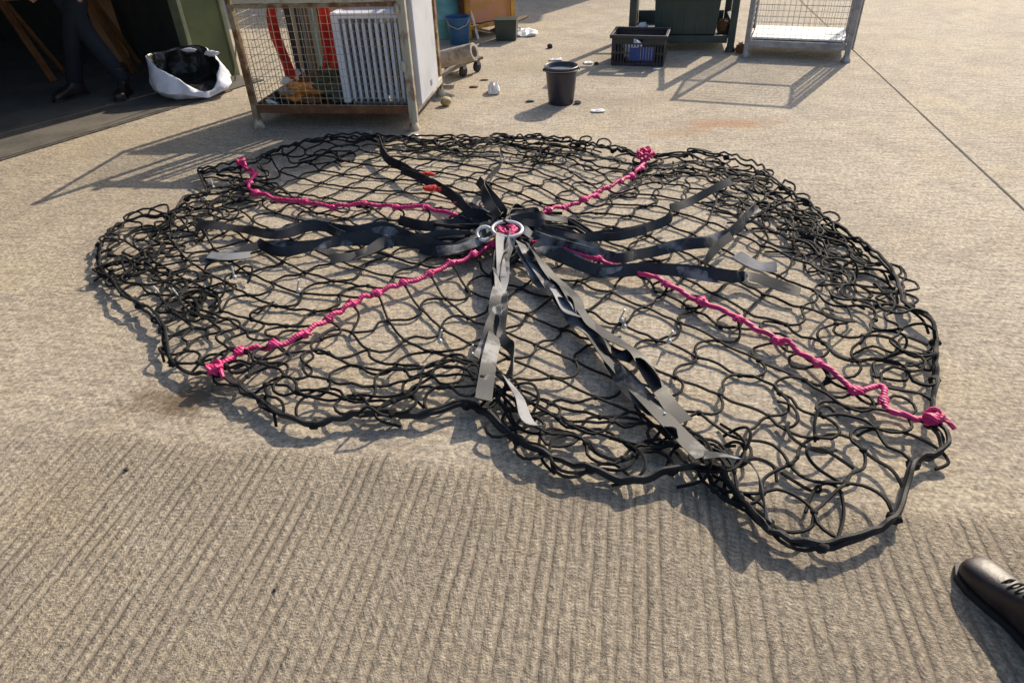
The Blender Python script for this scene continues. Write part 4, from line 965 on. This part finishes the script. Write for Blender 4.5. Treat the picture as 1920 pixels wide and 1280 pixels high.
def person(label, f1, a1, f2, a2, face, lean=(0, 0), armpose=0):
    """feet at f1 (left) and f2 (right), heading angles, facing angle"""
    mid = (f1 + f2) / 2; t = thing('person', label, 'person', (mid.x, mid.y, 0))
    l1, l2 = f1 - mid, f2 - mid; l1.z = l2.z = f1.z
    fx = Vector((math.cos(face), math.sin(face), 0)); sx = Vector((-fx.y, fx.x, 0))   # sx = person's left
    off = Vector((lean[0], lean[1], 0)); z = f1.z
    pel = off + ZA * (.93 + z); hipL = pel + sx * .10 - ZA * .04; hipR = pel - sx * .10 - ZA * .04
    ankL, ankR = l1 + ZA * (.10), l2 + ZA * (.10)
    kneeL = (hipL + ankL) / 2 + fx * .035 + ZA * .02; kneeR = (hipR + ankR) / 2 + fx * .035 + ZA * .02
    chest = pel + ZA * .36 + fx * .01; neck = chest + ZA * .19; head = neck + ZA * .12 + fx * .015; top = head + ZA * .11
    shL, shR = neck - ZA * .05 + sx * .18, neck - ZA * .05 - sx * .18
    elL, elR = shL - ZA * .29 + sx * .05, shR - ZA * .29 - sx * .05
    wrL, wrR = elL - ZA * .22 + fx * .12, elR - ZA * .22 + fx * .12
    J = [(pel, (.15, .11)), (hipL, .085), (kneeL, .056), (ankL, .040), (hipR, .085), (kneeR, .056), (ankR, .040),
         (chest, (.16, .11)), (neck, .058), (head, .085), (top, .06), (shL, .062), (elL, .043), (wrL, .030), (shR, .062), (elR, .043), (wrR, .030)]
    B = [(0, 1), (1, 2), (2, 3), (0, 4), (4, 5), (5, 6), (0, 7), (7, 8), (8, 9), (9, 10), (8, 11), (11, 12), (12, 13), (8, 14), (14, 15), (15, 16)]
    # hands: palm + five fingers
    for wr, sg, base in ((wrL, 1, 13), (wrR, -1, 16)):
        d = (fx * .35 - ZA).normalized(); palm = wr + d * .05; J.append((palm, (.026, .018))); pi = len(J) - 1; B.append((base, pi))
        kn_ = wr + d * .085
        for q in range(4):
            lat = fx * ((q - 1.5) * .019); ln = [.062, .072, .068, .052][q]
            a0 = kn_ + lat; J.append((a0, .0095)); i0 = len(J) - 1; B.append((pi, i0))
            J.append((a0 + d * ln * .55 - sx * sg * .006, .0085)); B.append((i0, i0 + 1)); J.append((a0 + d * ln - sx * sg * .022, .007)); B.append((i0 + 1, i0 + 2))
        J.append((wr + d * .035 + fx * .03, .011)); i0 = len(J) - 1; B.append((pi, i0)); J.append((wr + d * .075 + fx * .05 - sx * sg * .01, .009)); B.append((i0, i0 + 1))
    body = skin('body', J, B, M['skin'], t)
    # face
    eye = head + fx * .085 + ZA * .01
    b = MB(); b.blob(head + fx * .088 - ZA * .018, .018, 8, 6, 1, .05, (.8, .8, 1.3)); b.build('nose', M['skin'], body)
    for s in (-1, 1):
        b = MB(); b.blob(head + fx * .078 + sx * s * .032 + ZA * .012, .012, 8, 6); b.build('eye', M['rubber'], body)
        b = MB(); b.blob(head + sx * s * .086, .024, 8, 6, 1, .05, (.6, .5, 1.2)); b.build('ear', M['skin'], body)
    b = MB(); b.tube([head + fx * .08 - sx * .022 - ZA * .055, head + fx * .086 - ZA * .057, head + fx * .08 + sx * .022 - ZA * .055], .006, 6); b.build('mouth', M['rustdark'], body)
    b = MB(); b.blob(head + ZA * .062 - fx * .034, .100, 16, 10, 2, .03, (1, 1, .95)); b.build('hair', M['hair'], body)
    # clothes
    hemL, hemR = l1 + ZA * .15 - fx * .01, l2 + ZA * .15 - fx * .01
    shinL, shinR = (kneeL + hemL) / 2, (kneeR + hemR) / 2; thL, thR = (kneeL + hipL) / 2, (kneeR + hipR) / 2
    skin('trousers', [(pel + ZA * .05, (.175, .13)), (pel, (.18, .135)), (hipL, .105), (thL, .098), (kneeL, .080), (shinL, .074), (hemL, .072), (hemL - ZA * .05 + fx * .01, .070), (hipR, .105), (thR, .098), (kneeR, .080), (shinR, .074), (hemR, .072), (hemR - ZA * .05 + fx * .01, .070)],
         [(0, 1), (1, 2), (2, 3), (3, 4), (4, 5), (5, 6), (6, 7), (1, 8), (8, 9), (9, 10), (10, 11), (11, 12), (12, 13)], M['denim'], t)
    skin('jacket', [(pel - ZA * .04, (.20, .16)), (pel + ZA * .16, (.19, .15)), (chest, (.19, .145)), (neck - ZA * .04, (.085, .085)), (shL, .085), (elL, .062), (wrL + (elL - wrL) * .15, .048), (shR, .085), (elR, .062), (wrR + (elR - wrR) * .15, .048)],
         [(0, 1), (1, 2), (2, 3), (3, 4), (4, 5), (5, 6), (3, 7), (7, 8), (8, 9)], M['jacket'], t)
    boot(l1, a1, t); boot(l2, a2, t)
    return t
pa = G(150, 180, .012); pb = G(238, 178, .012)
person('person in dark trousers and black boots standing just inside the dark shed doorway', pa, math.radians(-120), pb, math.radians(-80), math.radians(-100), (.0, .05))
toe = G(1802, 1066, .0); heel = G(1902, 1166, .0); dd = (toe - heel); dd.z = 0; aa = math.atan2(dd.y, dd.x)
f1 = toe - dd.normalized() * .235; f1.z = 0
sideways = Vector((dd.y, -dd.x, 0)).normalized()
f2 = f1 + sideways * .26 - dd.normalized() * .12
person('person whose dark brown leather boot enters the lower right corner', f1, aa, f2, aa - .2, aa, (0.0, -.02))

# ------------------------------------------------------------------ things behind the rusty cage
o = G(852, 72); dr = thing('plastic_drum', 'teal plastic drum standing behind the rusty cage', 'drum', (o.x - .1, o.y + .1, 0))
b = MB(); b.lathe([(.001, 0), (.17, 0), (.18, .02), (.185, .2), (.19, .21), (.185, .22), (.185, .42), (.19, .43), (.185, .44), (.18, .62), (.15, .66), (.001, .665)], 32); b.build('body', M['teal'], dr)
b = MB(); b.lathe([(.001, .664), (.05, .664), (.05, .69), (.001, .692)], 16, (.08, 0, 0)); b.build('cap', M['whiteboard'], dr)
o = G(862, 82); tb_ = thing('plastic_tub', 'deep blue plastic tub between the teal drum and the orange cage', 'tub', o)
b = MB(); b.lathe([(.001, 0), (.10, 0), (.125, .25), (.14, .25), (.14, .27), (.118, .27), (.095, .012), (.001, .012)], 28); b.build('body', M['bluetub'], tb_)
b = MB(); b.tube([(-.13, 0, .26), (-.09, -.10, .20), (0, -.145, .17), (.09, -.10, .20), (.13, 0, .26)], .005, 6); b.build('handle', M['galvwire'], tb_)
OL = G(880, 76); oc = thing('steel_stillage', 'rusty orange steel stillage with a faded red panel, beyond the teal drum', 'stillage', OL, math.radians(38))
Wo, Do, Ho = .62, .6, .9
for (x, y) in ((0, 0), (Wo, 0), (0, Do), (Wo, Do)):
    b = MB(); b.bar((x, y, .0), (x, y, Ho), .05); b.build('post', M['orange'], oc, .003)
b = MB()
for z_ in (.12, .5, .88): b.bar((.03, 0, z_), (Wo - .03, 0, z_), .035); b.bar((.03, Do, z_), (Wo - .03, Do, z_), .035); b.bar((0, .03, z_), (0, Do - .03, z_), .035); b.bar((Wo, .03, z_), (Wo, Do - .03, z_), .035)
b.build('rail', M['orange'], oc, .003)
b = MB(); b.bx((.02, .02, .14), (Wo - .02, Do - .02, .155)); b.build('deck', M['rustdark'], oc)
b = MB(); b.bx((.03, .022, .16), (Wo - .03, .034, .86)); b.build('panel', M['salmon'], oc)
b = MB(); b.bx((.022, .04, .16), (.034, Do - .03, .86)); b.build('side_panel', M['rustdark'], oc)
o = G(897, 74); b = MB(); b.bar(o, o + Vector((-.10, .05, .42)), .03, .02); tag(b.build('timber_offcut', M['whiteboard'], origin=o), 'pale thin timber leaning against the orange stillage', 'timber')
o = G(928, 78); bn = thing('storage_box', 'small dark grey box on the ground by the orange stillage', 'box', o, -.15)
b = MB(); tub(b, .24, .20, .20, .008, .012); b.build('body', M['greysteel'] if 0 else M['darkgreenplastic'], bn, .004)
b = MB(); b.bx((-.006, -.006, .201), (.246, .206, .215)); b.build('lid', M['darkgreenplastic'], bn, .003)
o = G(940, 60, .0); b = MB(); b.bar(o + Vector((-.1, -.1, .03)), o + Vector((.3, .3, .10)), .08, .02); tag(b.build('timber_offcut', M['wood'], origin=o), 'short brown board lying against the orange stillage', 'timber')
# trolley with rolls
o = G(862, 140); tv = thing('hand_trolley', 'dirty low trolley with a round wheel behind the rusty cage', 'trolley', o, .9)
b = MB(); b.box(XA, YA, ZA, (-.12, -.13, .11), (.20, .13, .135), Vector((0, 0, 0))); b.build('platform', M['wood'], tv, .004)
for (x, y) in ((-.05, -.09), (.15, -.09), (-.05, .09), (.15, .09)):
    b = MB(); b.lathe([(.001, -.016), (.04, -.016), (.048, -.01), (.048, .01), (.04, .016), (.001, .016)], 18, (x, y, .05), axis=(0, 1, 0)); wv_ = b.build('wheel', M['rubber'], tv)
    b = MB(); b.bar((x, y, .07), (x, y, .11), .05, .03); b.build('fork', M['galv'], tv)
o = G(852, 106, .24); d = Vector((.80, -.35, .22)).normalized()
b = MB(); b.tube([o - d * .17, o + d * .20], .072, 20, cap=False); b.tube([o + d * .20, o - d * .15], .047, 20, cap=False)
b.lathe([(.047, .2), (.072, .2)], 20, o, axis=d); rl = b.build('felt_roll', M['tube'], origin=o); tag(rl, 'dirty pale felt roll with a dark hollow end on the trolley', 'roll')
o = G(852, 124, .145); d = Vector((.8, .3, .35)).normalized()
b = MB(); b.box(d, Vector((0, 1, 0)), d.cross(Vector((0, 1, 0))).normalized() * -1, (-.2, -.03, 0), (.16, .09, .03), o); tag(b.build('timber_offcut', M['tube'], bevel=.004, origin=o), 'whitish board sloping on the trolley under the felt roll', 'timber')
lump(G(836, 190, .035), .045, 'yellowfoot', 'rubble_lump', 'dull yellow round lump beside the rear foot of the rusty cage', 'rubble', 61, (1, 1, .8), .08)

# ------------------------------------------------------------------ litter
def scrap(x, y, w, h, label, seed, mk='paper', name='paper_scrap', cat='paper', crumple=.02, flat=False):
    r = random.Random(seed); o = G(x, y, .006); n = 7; b = MB(); vs = []; ang = r.uniform(0, 3)
    for s in (0, 1):
        for j in range(n):
            for i in range(n):
                u, v = i / (n - 1) - .5, j / (n - 1) - .5; ca, sa = math.cos(ang), math.sin(ang)
                rr = 1 - .35 * (abs(u) * abs(v) * 4) * r.random()
                X_, Y__ = u * w * rr, v * h * rr
                vs.append((X_ * 1, Y__ * 1, (0 if s else r.uniform(0, crumple) * (1 - 1.2 * max(abs(u), abs(v)))) + (.0015 if s == 0 else 0)))
    m_ = n * n; fs = []
    for s in (0, 1):
        for j in range(n - 1):
            for i in range(n - 1): a = s * m_ + j * n + i; fs.append((a, a + 1, a + n + 1, a + n))
    ring = [i for i in range(n)] + [j * n + n - 1 for j in range(1, n)] + [(n - 1) * n + i for i in range(n - 2, -1, -1)] + [j * n for j in range(n - 2, 0, -1)]
    for a, c in zip(ring, ring[1:] + ring[:1]): fs.append((a, c, c + m_, a + m_))
    b.add([o + Vector(v) for v in vs], fs, False); return tag(b.build(name, M[mk], origin=o), label, cat, 'litter on the concrete' if not flat else None)
scrap(926, 172, .10, .16, 'crumpled white paper between the rusty cage and the bucket', 1, crumple=.12)
scrap(1121, 208, .11, .07, 'flat white scrap of paper right of the bucket', 2, crumple=.015)
scrap(985, 64, .28, .30, 'large white paper lying right of the small grey box', 3, crumple=.08)
scrap(1042, 112, .13, .08, 'white scrap of paper just behind the bucket', 4, crumple=.02)
scrap(1103, 118, .09, .09, 'small pale scrap left of the black crate', 5, crumple=.02)
scrap(1232, 130, .08, .04, 'tiny white scrap against the front of the black crate', 6, crumple=.01)
scrap(1168, 862 - 0, .001, .001, 'x', 6) if 0 else None
for (x, y, r_, lb, mk, sc) in ((994, 190, .026, 'dark flat leaf left of the bucket base', 'stone', (1.5, .8, .3)), (1084, 191, .026, 'pale stone touching the right side of the bucket', 'tube', (1.2, 1, .7)),
                       (1031, 87, .03, 'dark stone lying alone beyond the bucket', 'stone', (1, 1, .8)), (1118, 119, .022, 'brown stone beside the pale scrap left of the crate', 'stone', (1, 1, .6)),
                       (237, 880, .007, 'small dark pebble on the ridged concrete at lower left', 'stone', (1, 1, .8)), (888, 163, .022, 'brown clod left of the crumpled paper', 'rustdark', (1.8, .8, .4)),
                       (908, 150, .02, 'brown stone behind the crumpled paper', 'rustdark', (2, .8, .35)), (690, 250, .03, 'pale stone at the near edge of the rusty cage', 'tube', (1.3, 1, .6)),
                       (780, 258, .03, 'pale stone under the near corner of the rusty cage', 'whiteboard', (1.2, 1, .7)), (515, 1105, .005, 'tiny dark pebble on the ridged concrete near the bottom', 'stone', (1, 1, .8))):
    lump(G(x, y, r_ * sc[2] * .8), r_, mk, 'pebble', lb, 'stone', int(x), sc, .15, 10, 7, 'stones on the concrete')

# ------------------------------------------------------------------ unseen block added beyond the yard to shade the top of the view
ct = thing('unseen_shadow_caster', 'unseen grey corrugated block added beyond the yard to cast its shadow', 'building', (3.6, 13.5, 0), math.radians(180 - 6))
Lc, Wd, Hg = 8.0, 4.0, 3.6; n = 80
b = MB(); b.bx((0, -Wd, 0), (Lc, -.03, Hg)); vs = []
for z_ in (.0, Hg):
    for i in range(n + 1): vs.append((Lc * i / n, .02 if i % 2 else -.01, z_))
b.add(vs, [(i, i + 1, n + 2 + i, n + 1 + i) for i in range(n)], False); b.build('wall', M['clad'], ct)
b = MB(); b.bx((-.15, -Wd - .15, Hg + .003), (Lc + .15, .15, Hg + .12)); b.build('roof', M['clad'], ct, .01)
b = MB(); b.bx((2.5, .022, .003), (5.5, .06, 2.9)); b.build('shutter', M['galv'], ct, .005)
